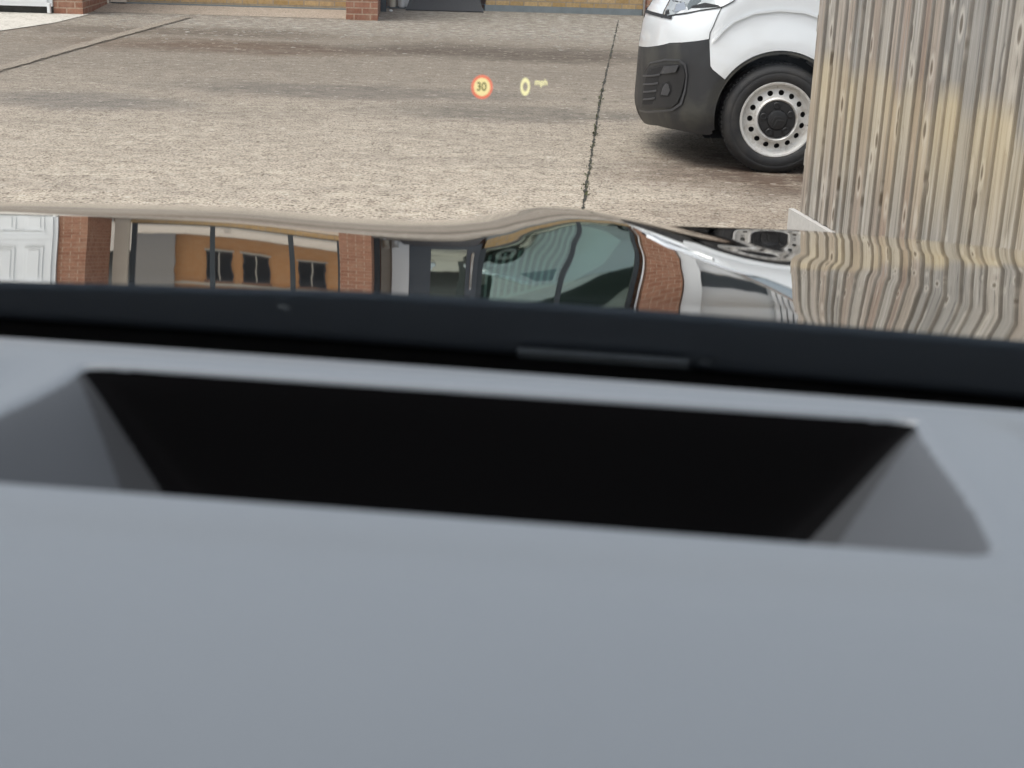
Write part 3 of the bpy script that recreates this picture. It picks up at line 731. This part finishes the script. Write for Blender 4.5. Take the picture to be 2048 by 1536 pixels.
def wheel(cx, ys, side):
    wh = empty('wheel'); wh.parent = van; wh.location = (cx, ys + (-.025 if side == 0 else .025), HZ - .009)
    sg = 1 if side == 0 else -1
    def L(prof): return [(r, d * sg) for r, d in prof]
    bm = bmesh.new()
    lathe(bm, L([(.228, .035), (.2295, .006), (.234, -.004), (.245, -.011), (.262, -.0135), (.285, -.013), (.287, -.0115), (.289, -.013), (.305, -.008), (.318, .002), (.328, .016), (.3365, .034), (.341, .05), (.342, .06), (.342, .16), (.336, .185), (.30, .21), (.22, .2)]), 96)
    for k in range(72):                     # tread blocks
        a0 = 2 * pi * k / 72; c_, s_ = cos(a0), sin(a0)
        for y0_, y1_ in ((.038, .075), (.085, .125), (.135, .175)):
            vs = box(bm, -.009, .009, y0_ * sg if sg > 0 else -y1_, y1_ * sg if sg > 0 else -y0_, .338, .3445)
            for v in vs: v.co = Vector((v.co.x * -s_ + v.co.z * c_, v.co.y, v.co.x * c_ + v.co.z * s_))
    for v in bm.verts:                      # tyre flattened where it stands
        if v.co.z < -.329: v.co.z = -.329 + (v.co.z + .329) * .25
    mesh('tyre', bm, M_tyre, wh)
    # steel rim: outer flange, dish with fifteen holes, raised ring
    bm = bmesh.new()
    lathe(bm, L([(.2285, .03), (.2325, .004), (.2325, -.002), (.228, -.006), (.2185, -.004), (.2135, .006), (.209, .026), (.199, .038), (.186, .040)]), 96)
    NH = 15; n = NH * 12
    def holeR(): return .162
    # dish ring between r .128 and .184 with oval holes
    outer = [bm.verts.new((.186 * cos(2 * pi * k / n), .040 * sg, .186 * sin(2 * pi * k / n))) for k in range(n)]
    inner = [bm.verts.new((.1435 * cos(2 * pi * k / n), .022 * sg, .1435 * sin(2 * pi * k / n))) for k in range(n)]
    for h in range(NH):
        ac = 2 * pi * (h + .5) / NH + .09
        k0 = h * 12
        # hole boundary, 24 points, in sector coords
        hb = []
        am = 2 * pi * (k0 + 6) / n
        for q in range(24):
            th_ = 2 * pi * q / 24; rr_ = .1645 + .0165 * cos(th_); aa = am + (.0178 / .1645) * sin(th_)
            dd_ = .022 + (.040 - .022) * (rr_ - .1435) / (.184 - .1435)
            hb.append(bm.verts.new((rr_ * cos(aa), dd_ * sg, rr_ * sin(aa))))
        ri = [outer[(k0 + j) % n] for j in range(13)]; ro = [inner[(k0 + j) % n] for j in range(13)]
        # top half: hb indices from -6..6 (cos>0 is outer); sin runs -..+
        top = [hb[(j) % 24] for j in range(-6, 7)]
        bot = [hb[(12 - j) % 24] for j in range(-6, 7)]
        for j in range(12):
            bm.faces.new((ri[j], ri[j + 1], top[j + 1], top[j]))
            bm.faces.new((ro[j], ro[j + 1], bot[j + 1], bot[j]))
        bm.faces.new((ri[0], top[0], ro[0])); bm.faces.new((ri[12], top[12], ro[12]))
        back = [bm.verts.new((v.co.x, v.co.y + .012 * sg, v.co.z)) for v in hb]
        for q in range(24): bm.faces.new((hb[q], hb[(q + 1) % 24], back[(q + 1) % 24], back[q]))
    lathe(bm, L([(.1435, .022), (.140, .010), (.133, .001), (.126, -.002), (.120, .002), (.115, .012), (.112, .03), (.001, .03)]), 96)
    for f in bm.faces: f.smooth = True
    o = mesh('rim', bm, M_rim, wh, True); o.data.set_sharp_from_angle(angle=radians(35))
    bm = bmesh.new(); lathe(bm, L([(.20, .075), (.001, .075)]), 48); mesh('brake_shield', bm, M_black, wh)
    bm = bmesh.new()
    lathe(bm, L([(.113, .02), (.1125, .008), (.108, .004), (.062, .001), (.058, -.007), (.052, -.0095), (.001, -.0095)]), 72)
    for k in range(5):
        a0 = 2 * pi * k / 5 + .42; cx_, cz_ = .088 * cos(a0), .088 * sin(a0)
        lathe(bm, L([(.021, .004), (.021, -.005), (.018, -.008), (.014, -.008), (.013, -.003), (.001, -.003)]), 24, (cx_, 0, cz_))
    for k in range(5):                       # spokes between the bolts
        a0 = 2 * pi * k / 5 + .42 + pi / 5; c_, s_ = cos(a0), sin(a0)
        vs = box(bm, -.022, .022, (-.003 if sg > 0 else .0), (.0 if sg > 0 else .003), .066, .104)
        for v in vs: v.co = Vector((v.co.x * -s_ + v.co.z * c_, v.co.y, v.co.x * c_ + v.co.z * s_))
    mesh('hub_cap', bm, M_cap, wh, True).data.set_sharp_from_angle(angle=radians(30))
    # two stacked chevrons with rounded shoulders
    bm = bmesh.new()
    for zc_ in (-.019, .006):
        path = [(-.036, zc_ - .002), (-.02, zc_ + .010), (-.008, zc_ + .019), (0, zc_ + .023), (.008, zc_ + .019), (.02, zc_ + .010), (.036, zc_ - .002)]
        up = [(x, z) for x, z in path]; dn = [(x, z - .0075 - (0.002 if abs(x) < .01 else 0)) for x, z in reversed(path)]
        r_ = Matrix.Rotation(.5, 2)
        pts = [Vector((r_ @ Vector(p)).to_tuple()) for p in up + dn]
        polyface(bm, [(p.x, -.0095 * sg, p.y) for p in pts], (0, -.003 * sg, 0))
    mesh('hub_emblem', bm, plain('hub_emblem_plastic', (.035, .036, .038), .3), wh)
    bm = bmesh.new(); lathe(bm, L([(.004, .02), (.004, -.012), (.001, -.013)]), 10, (.197, 0, -.03)); mesh('valve', bm, M_black, wh)
    return wh
wheel(HX, Y0 + .005, 0); wheel(RX, Y0 + .005, 0); wheel(HX, 2 * YM - Y0 - .005, 1); wheel(RX, 2 * YM - Y0 - .005, 1)

# ================================================================== CAR THE PHOTO IS TAKEN FROM
A6 = radians(-5.8)     # heading: 5.8 degrees to the right of the camera
car = empty('car', (0, 0, 0), A6, label='car seen from its driver seat, mirror-like bonnet beyond a grey dashboard with a head-up display', cat='car')
Mi = Matrix.Rotation(-A6, 3, 'Z')
def W(x, y, z): return Mi @ Vector((x, y, z))          # world point -> car frame
def integ(tab, y0, z0, y1, h=.005):
    y, z, out = y0, z0, []
    while y <= y1 + h:
        out.append((y, z)); z -= h * tan(radians(lut(tab, y))); y += h
    return out
AL = [(.80, 5.6), (.95, 6.3), (1.05, 6.6), (1.15, 6.9), (1.25, 7.05), (1.35, 7.3), (1.43, 7.55), (1.50, 8.1), (1.60, 9.1), (1.70, 10.0), (1.80, 10.7), (1.90, 11.15), (2.0, 11.7), (2.1, 14), (2.25, 22), (2.4, 40), (2.5, 62)]
AR = [(.80, 5.3), (.95, 5.4), (1.05, 6.0), (1.15, 7.1), (1.25, 8.3), (1.35, 9.0), (1.45, 9.2), (1.55, 9.1), (1.75, 9.0), (1.88, 9.35), (1.95, 10.2), (2.02, 13), (2.1, 17), (2.25, 26), (2.4, 42), (2.5, 62)]
ZL = integ(AL, .80, 1.2518 + .1395 * tan(radians(5.7)), 2.5); ZR = integ(AR, .80, 1.2480 + .15 * tan(radians(5.4)), 2.5)
LAT = [(-1.4, -.075), (-1.1, -.030), (-.784, -.003), (-.574, .002), (-.434, .0025), (-.294, -.006), (-.19, -.007), (-.13, -.001), (-.086, .008), (-.04, .017), (-.012, .0195), (0.0, .0195)]
def csp(tab, x):                                        # smooth (Catmull-Rom) lookup
    n = len(tab)
    if x <= tab[0][0]: return tab[0][1]
    if x >= tab[-1][0]: return tab[-1][1]
    for i in range(n - 1):
        if x <= tab[i + 1][0]: break
    x0, y0 = tab[i]; x1, y1 = tab[i + 1]
    def sl(k):
        if k <= 0 or k >= n - 1: return 0.0
        return (tab[k + 1][1] - tab[k - 1][1]) / (tab[k + 1][0] - tab[k - 1][0])
    h = x1 - x0; f = (x - x0) / h; f2 = f * f; f3 = f2 * f
    return (2 * f3 - 3 * f2 + 1) * y0 + (f3 - 2 * f2 + f) * h * sl(i) + (-2 * f3 + 3 * f2) * y1 + (f3 - f2) * h * sl(i + 1)
def smooth_(t): t = max(0, min(1, t)); return t * t * (3 - 2 * t)
def ridge_x(y): return .06 + .118 * (2.0 - y)
def zbon(x, y):
    zl = lut2(ZL, y); zr = lut2(ZR, y)
    t = x - ridge_x(y); q_ = max(0, min(1, (y - .95) / 1.0)); a = .05 + .55 * q_ + .40 * q_ * q_
    rp = .00022 * sin(11 * y + 7 * x + 1) * smooth_((2.0 - y) / .5)
    zl += rp; zr += rp + .0003 * sin(9 * y + 8 * x + 2.4) * smooth_((1.55 - y) / .4)
    if t <= 0: return zl + a * csp(LAT, t)
    pk = zl + a * .0195
    wv = .15 + .0 * max(0, min(1, (y - .95)))
    k = min(1, t / wv) ** .85; k = k * k * (3 - 2 * k)
    lowz = zr - max(0, t - .30) ** 1.6 * .10
    return pk + (lowz - pk) * k
def lut2(tab, y):
    h = tab[1][0] - tab[0][0]; i = max(0, min(len(tab) - 2, int((y - tab[0][0]) / h))); f = (y - tab[i][0]) / h
    return tab[i][1] + (tab[i + 1][1] - tab[i][1]) * f
NY = 240
def rear_y(x): return .86 - .02 * x - .05 * x * x
def surf_patch(name, tfun, nt_):
    bm = bmesh.new(); rows = []
    for j in range(NY + 1):
        g = j / NY
        row = []
        for i in range(nt_ + 1):
            f = i / nt_
            x_, y_ = tfun(f, g)
            row.append(bm.verts.new(W(x_, y_, zbon(x_, y_))))
        rows.append(row)
    for j in range(NY):
        for i in range(nt_): bm.faces.new((rows[j][i], rows[j][i + 1], rows[j + 1][i + 1], rows[j + 1][i]))
    return bm
def t_left(f, g):
    xa = -1.32; y_ = .82 + (2.48 - .82) * g; xr = ridge_x(y_)
    return xa + (xr - xa) * (1 - (1 - f) ** 1.25), y_
def t_right(f, g):
    y_ = .82 + (2.48 - .82) * g; xr = ridge_x(y_); xb = .62 + .1 * (y_ - .8)
    return xr + (xb - xr) * f ** 1.2, y_
mesh('bonnet', surf_patch('b', t_left, 170), M_bonnet, car, True)
mesh('front_wing', surf_patch('w', t_right, 130), M_bonnet, car, True)
# nose and sides under the bonnet edge
bm = bmesh.new(); rim_pts = []
for i in range(40): x_ = -1.32; y_ = .82 + 1.66 * i / 39; rim_pts.append((x_, y_))
for i in range(1, 60):
    f = i / 59; x_ = -1.32 + (.62 + .168 + 1.32) * f; rim_pts.append((x_, 2.48))
for i in range(1, 40): y_ = 2.48 - 1.66 * i / 39; rim_pts.append((.62 + .1 * (y_ - .8), y_))
pv = None
for x_, y_ in rim_pts:
    z_ = zbon(x_, y_) - .004; ax = .012 if x_ > 0.6 else (-.012 if x_ < -1.3 else 0); ay = .02 if y_ > 2.47 else 0
    cur = [bm.verts.new(W(x_ + ax * k, y_ + ay * k, zz)) for k, zz in ((0, z_), (2, z_ - .1), (3.5, .75), (3.5, .5), (1, .28))]
    if pv:
        for k in range(4): bm.faces.new((pv[k], cur[k], cur[k + 1], pv[k + 1]))
    pv = cur
mesh('body', bm, M_bonnet, car, True)
bm = bmesh.new(); box(bm, -1.3, .6, .55, 2.42, .2, .8)
for v in bm.verts: v.co = W(*v.co)
mesh('chassis', bm, M_black, car)

# ---- windscreen: clear glass above, black printed band (frit) at its foot, in car frame
def wsc(a, tpar):        # a lateral, tpar metres up the glass from its foot
    b0 = .855 - .10 * (a + .40) ** 2
    return Vector((a, b0 - tpar * .811, 1.200 + tpar * .585 + .008 * sin(min(tpar, 1) * pi)))
def ws_patch(t0, t1, nt_, a0=-1.05, a1=.33, th=.005, nn=60, ends=(0, 1)):
    bm = bmesh.new(); R_ = []
    for s_ in (0, 1):
        rows = [[bm.verts.new(wsc(a0 + (a1 - a0) * i / nn, (t0(a0 + (a1 - a0) * i / nn) if callable(t0) else t0) * (1 - j / nt_) + t1(a0 + (a1 - a0) * i / nn) * j / nt_ if callable(t1) else t0(a0 + (a1 - a0) * i / nn) * (1 - j / nt_) + t1 * j / nt_) + Vector((0, .585 * th * s_, .811 * th * s_))) for i in range(nn + 1)] for j in range(nt_ + 1)]
        R_.append(rows)
        for j in range(nt_):
            for i in range(nn): bm.faces.new((rows[j][i], rows[j][i + 1], rows[j + 1][i + 1], rows[j + 1][i]))
    for i in range(nn):
        for j in ends: bm.faces.new((R_[0][0 if j == 0 else nt_][i], R_[0][0 if j == 0 else nt_][i + 1], R_[1][0 if j == 0 else nt_][i + 1], R_[1][0 if j == 0 else nt_][i]))
    for j in range(nt_):
        for i in (0, nn): bm.faces.new((R_[0][j][i], R_[0][j + 1][i], R_[1][j + 1][i], R_[1][j][i]))
    return bm
def frit_top(a): return lut([(-.42, .156), (-.35, .160), (-.25, .170), (-.154, .180), (-.07, .184), (.3, .188)], a)
mesh('windscreen_border', ws_patch(lambda a: 0.0, frit_top, 16, ends=(0,)), M_frit, car, True)
bm = ws_patch(lambda a: .0, lambda a: .127 + .012 * (a + .1), 6, ends=(0,), th=.003)  # shade of the dash-to-glass gap, put in as a black strip
for v in bm.verts: v.co += Vector((0, -.585, -.811)) * .006
mesh('dark_gap_strip', bm, M_black, car, True)
gt = NT('clear_windscreen_glass')
tr = gt.n.new('ShaderNodeBsdfTransparent'); tr.inputs[0].default_value = (.985, .99, .985, 1)
gl = gt.n.new('ShaderNodeBsdfGlossy'); gl.inputs['Roughness'].default_value = .0; gl.inputs[0].default_value = (.9, .95, 1, 1)
fr = gt.n.new('ShaderNodeLayerWeight'); fr.inputs[0].default_value = .5
fq = gt.math('ADD', gt.math('MULTIPLY', gt.math('POWER', fr.outputs['Facing'], 4.0), .12), .022)
mxs = gt.n.new('ShaderNodeMixShader'); gt.t.links.new(fq, mxs.inputs[0]); gt.t.links.new(tr.outputs[0], mxs.inputs[1]); gt.t.links.new(gl.outputs[0], mxs.inputs[2]); gt.t.links.new(mxs.outputs[0], gt.out.inputs[0])
mesh('windscreen', ws_patch(lambda a: frit_top(a) + .001, 1.0, 24, ends=(1,)), gt.m, car, True)
# cowl panel that fills the space between bonnet and glass
bm = bmesh.new(); pr_ = None
for i in range(41):
    a = -1.2 + 1.75 * i / 40
    cur = [bm.verts.new((a, b, z)) for b, z in ((.62 - .08 * (a + .4) ** 2, 1.15), (.80, 1.17), (.95, 1.19))]
    if pr_:
        for k in range(2): bm.faces.new((pr_[k], cur[k], cur[k + 1], pr_[k + 1]))
    pr_ = cur
mesh('cowl_panel', bm, M_black, car)

# ---- cabin round the driver: roof, door sides and back wall
bm = bmesh.new(); polyface(bm, [(-1.06, .045, 1.788), (-1.06, -.7, 1.86), (-1.06, -2.1, 1.80), (-1.06, -2.1, 1.84), (-1.06, -.7, 1.90), (-1.06, .03, 1.83)], (1.40, 0, 0))
mesh('roof', bm, M_cab, car)
for x0_, x1_ in ((-1.14, -1.09), (.52, .57)): bx('door', (x0_, x1_, -2.1, .62, .3, 1.17), M_cab, car)
bx('back_wall', (-1.08, .51, -2.12, -2.06, .3, 1.78), M_cab, car)
bx('cabin_floor', (-1.08, .51, -2.05, .5, .30, .34), M_cab, car)
# ---- dashboard
dash = empty('dashboard'); dash.parent = car
DA0, DA1 = -.90, .52
WA0, WA1, WB0, WB1 = -.235, .106, .388, .512
def smooth01(t): t = max(0, min(1, t)); return t * t * (3 - 2 * t)
def dash_z(a, b):
    back = .566 - .10 * (a + .30) ** 2
    z = 1.328 + .003 * sin((b - .2) * 8)
    z -= .09 * max(0, .335 - b)
    z += .12 * smooth01((.385 - b) / .05) * .036
    z -= .16 * max(0, b - .528)
    z += -.0035 / (1 + exp((.352 - b) / -.004)) * -1 if False else 0
    z -= .0005 * exp(-((b - .340) / .010) ** 2)                     # stitched crease in front of the well
    z -= .05 * max(0, abs(a + .06) - .30) ** 1.5
    # raised collars beside the well
    for ac, sgn in ((WA0, -1), (WA1, 1)):
        t = (a - ac) * sgn
        if t > 0 and b > .36: z += .0042 * exp(-((t - .020) / .011) ** 2) * min(1, (b - .36) / .03) * smooth01((.53 - b) / .05)
    if b > back - .014:
        k = (b - back + .014) / .014; z -= .012 * (1 - sqrt(max(0, 1 - min(1, k) ** 2)))
    return z
def smooth01(t): t = max(0, min(1, t)); return t * t * (3 - 2 * t)
def well(a, b):
    """signed depth below the top; 0 outside"""
    # outline widens gently towards the driver; corners rounded
    la = WA0 + .014 * smooth01((b - .40) / .10); ra = WA1 - .005 * smooth01((b - .42) / .08)
    sl = 1.30                                                          # side walls: depth gained per metre inwards
    ds = [(a - la) * sl, (ra - a) * sl, (b - WB0) * 6.0, (WB1 - b) * 8.0, .075]
    rc = .016; u_, v_ = min(a - la, ra - a), min(b - WB0, (WB1 - b) * 2.5)
    rd = rc - sqrt(max(0, rc - u_) ** 2 + max(0, rc - v_) ** 2)
    ds.append(rd * 5.0)
    if min(ds) <= 0: return 0.0
    kk = .010                                                          # walls run into each other in soft fillets
    m_ = min(ds); return max(0.0, m_ - kk * math.log(sum(exp(-(q - m_) / kk) for q in ds)) * min(1, m_ / .02))
# non-uniform grid
def axis(parts):
    out = [parts[0][0]]
    for a, b, n in parts: out += [a + (b - a) * (i + 1) / n for i in range(n)]
    return out
AX = axis([(DA0, -.27, 20), (-.27, -.245, 10), (-.245, -.165, 110), (-.165, .03, 30), (.03, .112, 110), (.112, .15, 16), (.15, DA1, 20)])
BX = axis([(.02, .33, 20), (.33, .375, 20), (.375, .40, 30), (.40, .49, 70), (.49, .500, 10), (.500, .5135, 90), (.5135, .515, 6), (.515, .55, 14), (.55, .60, 60)])
bm = bmesh.new(); vg = []; dep = []
for b in BX:
    row = []; dr_ = []
    for a in AX:
        back = .566 - .10 * (a + .30) ** 2
        bb = b if b < .515 else .515 + (b - .515) / (.60 - .515) * (back - .515)
        d_ = well(a, bb)
        rl_ = .011                                                     # rounded lip
        dz = sqrt(d_ * d_ + rl_ * rl_) - rl_ if d_ > 0 else 0
        z = dash_z(a, bb) - dz
        row.append(bm.verts.new((a, bb, z))); dr_.append(d_)
    vg.append(row); dep.append(dr_)
well_faces = []
for j in range(len(BX) - 1):
    for i in range(len(AX) - 1):
        f = bm.faces.new((vg[j][i], vg[j][i + 1], vg[j + 1][i + 1], vg[j + 1][i]))
        dm = (dep[j][i] + dep[j][i + 1] + dep[j + 1][i] + dep[j + 1][i + 1]) / 4
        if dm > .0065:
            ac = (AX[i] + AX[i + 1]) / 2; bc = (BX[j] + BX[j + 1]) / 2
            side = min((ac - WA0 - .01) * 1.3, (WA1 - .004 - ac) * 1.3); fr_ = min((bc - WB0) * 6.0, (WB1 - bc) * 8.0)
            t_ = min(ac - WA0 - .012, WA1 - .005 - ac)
            f.material_index = 1 if (bc > .508 - .45 * t_ or t_ > .075) else (3 if (bc > .508 - 1.1 * t_ or t_ > .052) else 2)  # shade falloff of the side walls put into the material zones
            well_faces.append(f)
# hanging rear and front skirts
for row, y_off, z_to in ((vg[-1], .004, 1.20),):
    lowr = [bm.verts.new((v.co.x, v.co.y + y_off, z_to)) for v in row]
    for i in range(len(row) - 1): bm.faces.new((row[i], row[i + 1], lowr[i + 1], lowr[i]))
fl = [bm.verts.new((v.co.x, v.co.y - .03, 1.05)) for v in vg[0]]
for i in range(len(AX) - 1): bm.faces.new((vg[0][i + 1], vg[0][i], fl[i], fl[i + 1]))
bmesh.ops.recalc_face_normals(bm, faces=bm.faces[:])
# split the well into its own part
bw = bm.copy(); bw.faces.ensure_lookup_table(); bm.faces.ensure_lookup_table()
idx = {f.index for f in well_faces}
bmesh.ops.delete(bm, geom=[f for f in bm.faces if f.index in idx], context='FACES')
bmesh.ops.delete(bw, geom=[f for f in bw.faces if f.index not in idx], context='FACES')
def mk(name, b, mats, parent):
    me = bpy.data.meshes.new(name); b.to_mesh(me); b.free()
    for m in mats: me.materials.append(m)
    for p in me.polygons: p.use_smooth = True
    o = bpy.data.objects.new(name, me); C.objects.link(o); o.parent = parent; return o
mk('dashboard_top', bm, [M_dash], dash)
mk('display_well', bw, [M_dash, M_well, M_wellside, M_wellfalloff], dash)
# small items on the windscreen border
vp = bmesh.new(); box(vp, -.072, .018, -.005, .004, 0, .0025)
for v in vp.verts:
    p = wsc(v.co.x, .137 + .05 * (v.co.x + .03) + v.co.y); v.co = p + Vector((0, -.585, -.811)) * (.003 + v.co.z)
o_ = mesh('plate_strip', vp, M_vin, car)
for a_, t_ in ((-.193, .168), (.027, .140)):
    vp = bmesh.new(); lathe(vp, [(.0001, 0), (.0028, 0), (.0035, .0006), (.0035, .001)], 20)
    for v in vp.verts: v.co = wsc(a_ + v.co.x, t_ + v.co.z) + Vector((0, -.585, -.811)) * (.002 + v.co.y)
    mesh('border_dot', vp, M_vin, car)

# ---- head-up display: virtual image floating about 4 m ahead of the driver
def hud_mat(name, col, fac, st=1.0):
    m = bpy.data.materials.new(name); m.use_nodes = True; n = m.node_tree.nodes; l = m.node_tree.links
    n.remove(n['Principled BSDF']); tr = n.new('ShaderNodeBsdfTransparent'); em = n.new('ShaderNodeEmission'); mx = n.new('ShaderNodeMixShader')
    em.inputs[0].default_value = (*col, 1); em.inputs[1].default_value = st; mx.inputs[0].default_value = fac
    l.new(tr.outputs[0], mx.inputs[1]); l.new(em.outputs[0], mx.inputs[2]); l.new(mx.outputs[0], n['Material Output'].inputs[0]); return m
H_red = hud_mat('display_red', (.95, .18, .09), .62); H_yel = hud_mat('display_yellow', (1.0, .84, .38), .64)
H_dig = hud_mat('display_digit_dark', (.10, .11, .05), .92); H_pal = hud_mat('display_pale_yellow', (1.0, .95, .50), .64)
HD = 1.72; Rq = (Matrix.Rotation(-A6, 4, 'Z') @ Matrix.Rotation(radians(72), 4, 'X'))
def hp(px, py, dist=HD):
    d = RM @ Vector(((px - 1024) / F, -(py - 768) / F, -1)); return W(*(Vector((0, 0, CAMZ)) + d * dist))
U = HD / F
hud = empty('head_up_display'); hud.parent = car
def text_mesh(name, s, size, m, parent, loc, sx=1.0, off=0.0):
    cu = bpy.data.curves.new(name, 'FONT'); cu.body = s; cu.size = size; cu.align_x = 'CENTER'; cu.align_y = 'CENTER'; cu.extrude = .0002; cu.offset = off
    to = bpy.data.objects.new(name, cu); C.objects.link(to); dg = bpy.context.evaluated_depsgraph_get(); dg.update()
    me = bpy.data.meshes.new_from_object(to.evaluated_get(dg)); bpy.data.objects.remove(to)
    me.materials.append(m) if not me.materials else None
    me.materials[0] = m
    o = bpy.data.objects.new(name, me); C.objects.link(o); o.parent = parent
    o.matrix_local = Matrix.Translation(loc) @ Rq @ Matrix.Diagonal((sx, 1, 1, 1)); return o
def ring_mesh(name, r0, r1, m, loc, parent, ey=1.0):
    bm = bmesh.new(); n = 64
    a = [bm.verts.new((r1 * cos(2 * pi * k / n), r1 * ey * sin(2 * pi * k / n), 0)) for k in range(n)]
    if r0 > 0:
        b = [bm.verts.new((r0 * cos(2 * pi * k / n), r0 * ey * sin(2 * pi * k / n), 0)) for k in range(n)]
        for k in range(n): bm.faces.new((a[k], a[(k + 1) % n], b[(k + 1) % n], b[k]))
    else: bm.faces.new(a)
    o = mesh(name, bm, m, parent); o.matrix_local = Matrix.Translation(loc) @ Rq; return o
ring_mesh('sign_ring', 16.3 * U, 21.5 * U, H_red, hp(964, 174), hud, 1.12)
ring_mesh('sign_face', 0, 16.3 * U, H_yel, hp(964, 174, HD + .006), hud, 1.12)
text_mesh('speed_limit_number', '30', 24 * U, H_dig, hud, hp(963, 174, HD - .006), .84, .00025)
ring_mesh('speed_number', 4.8 * U, 9.6 * U, H_pal, hp(1050.5, 173.5), hud, 1.88)
text_mesh('speed_unit', 'mph', 18 * U, H_pal, hud, hp(1082.5, 165), .80, .00012)
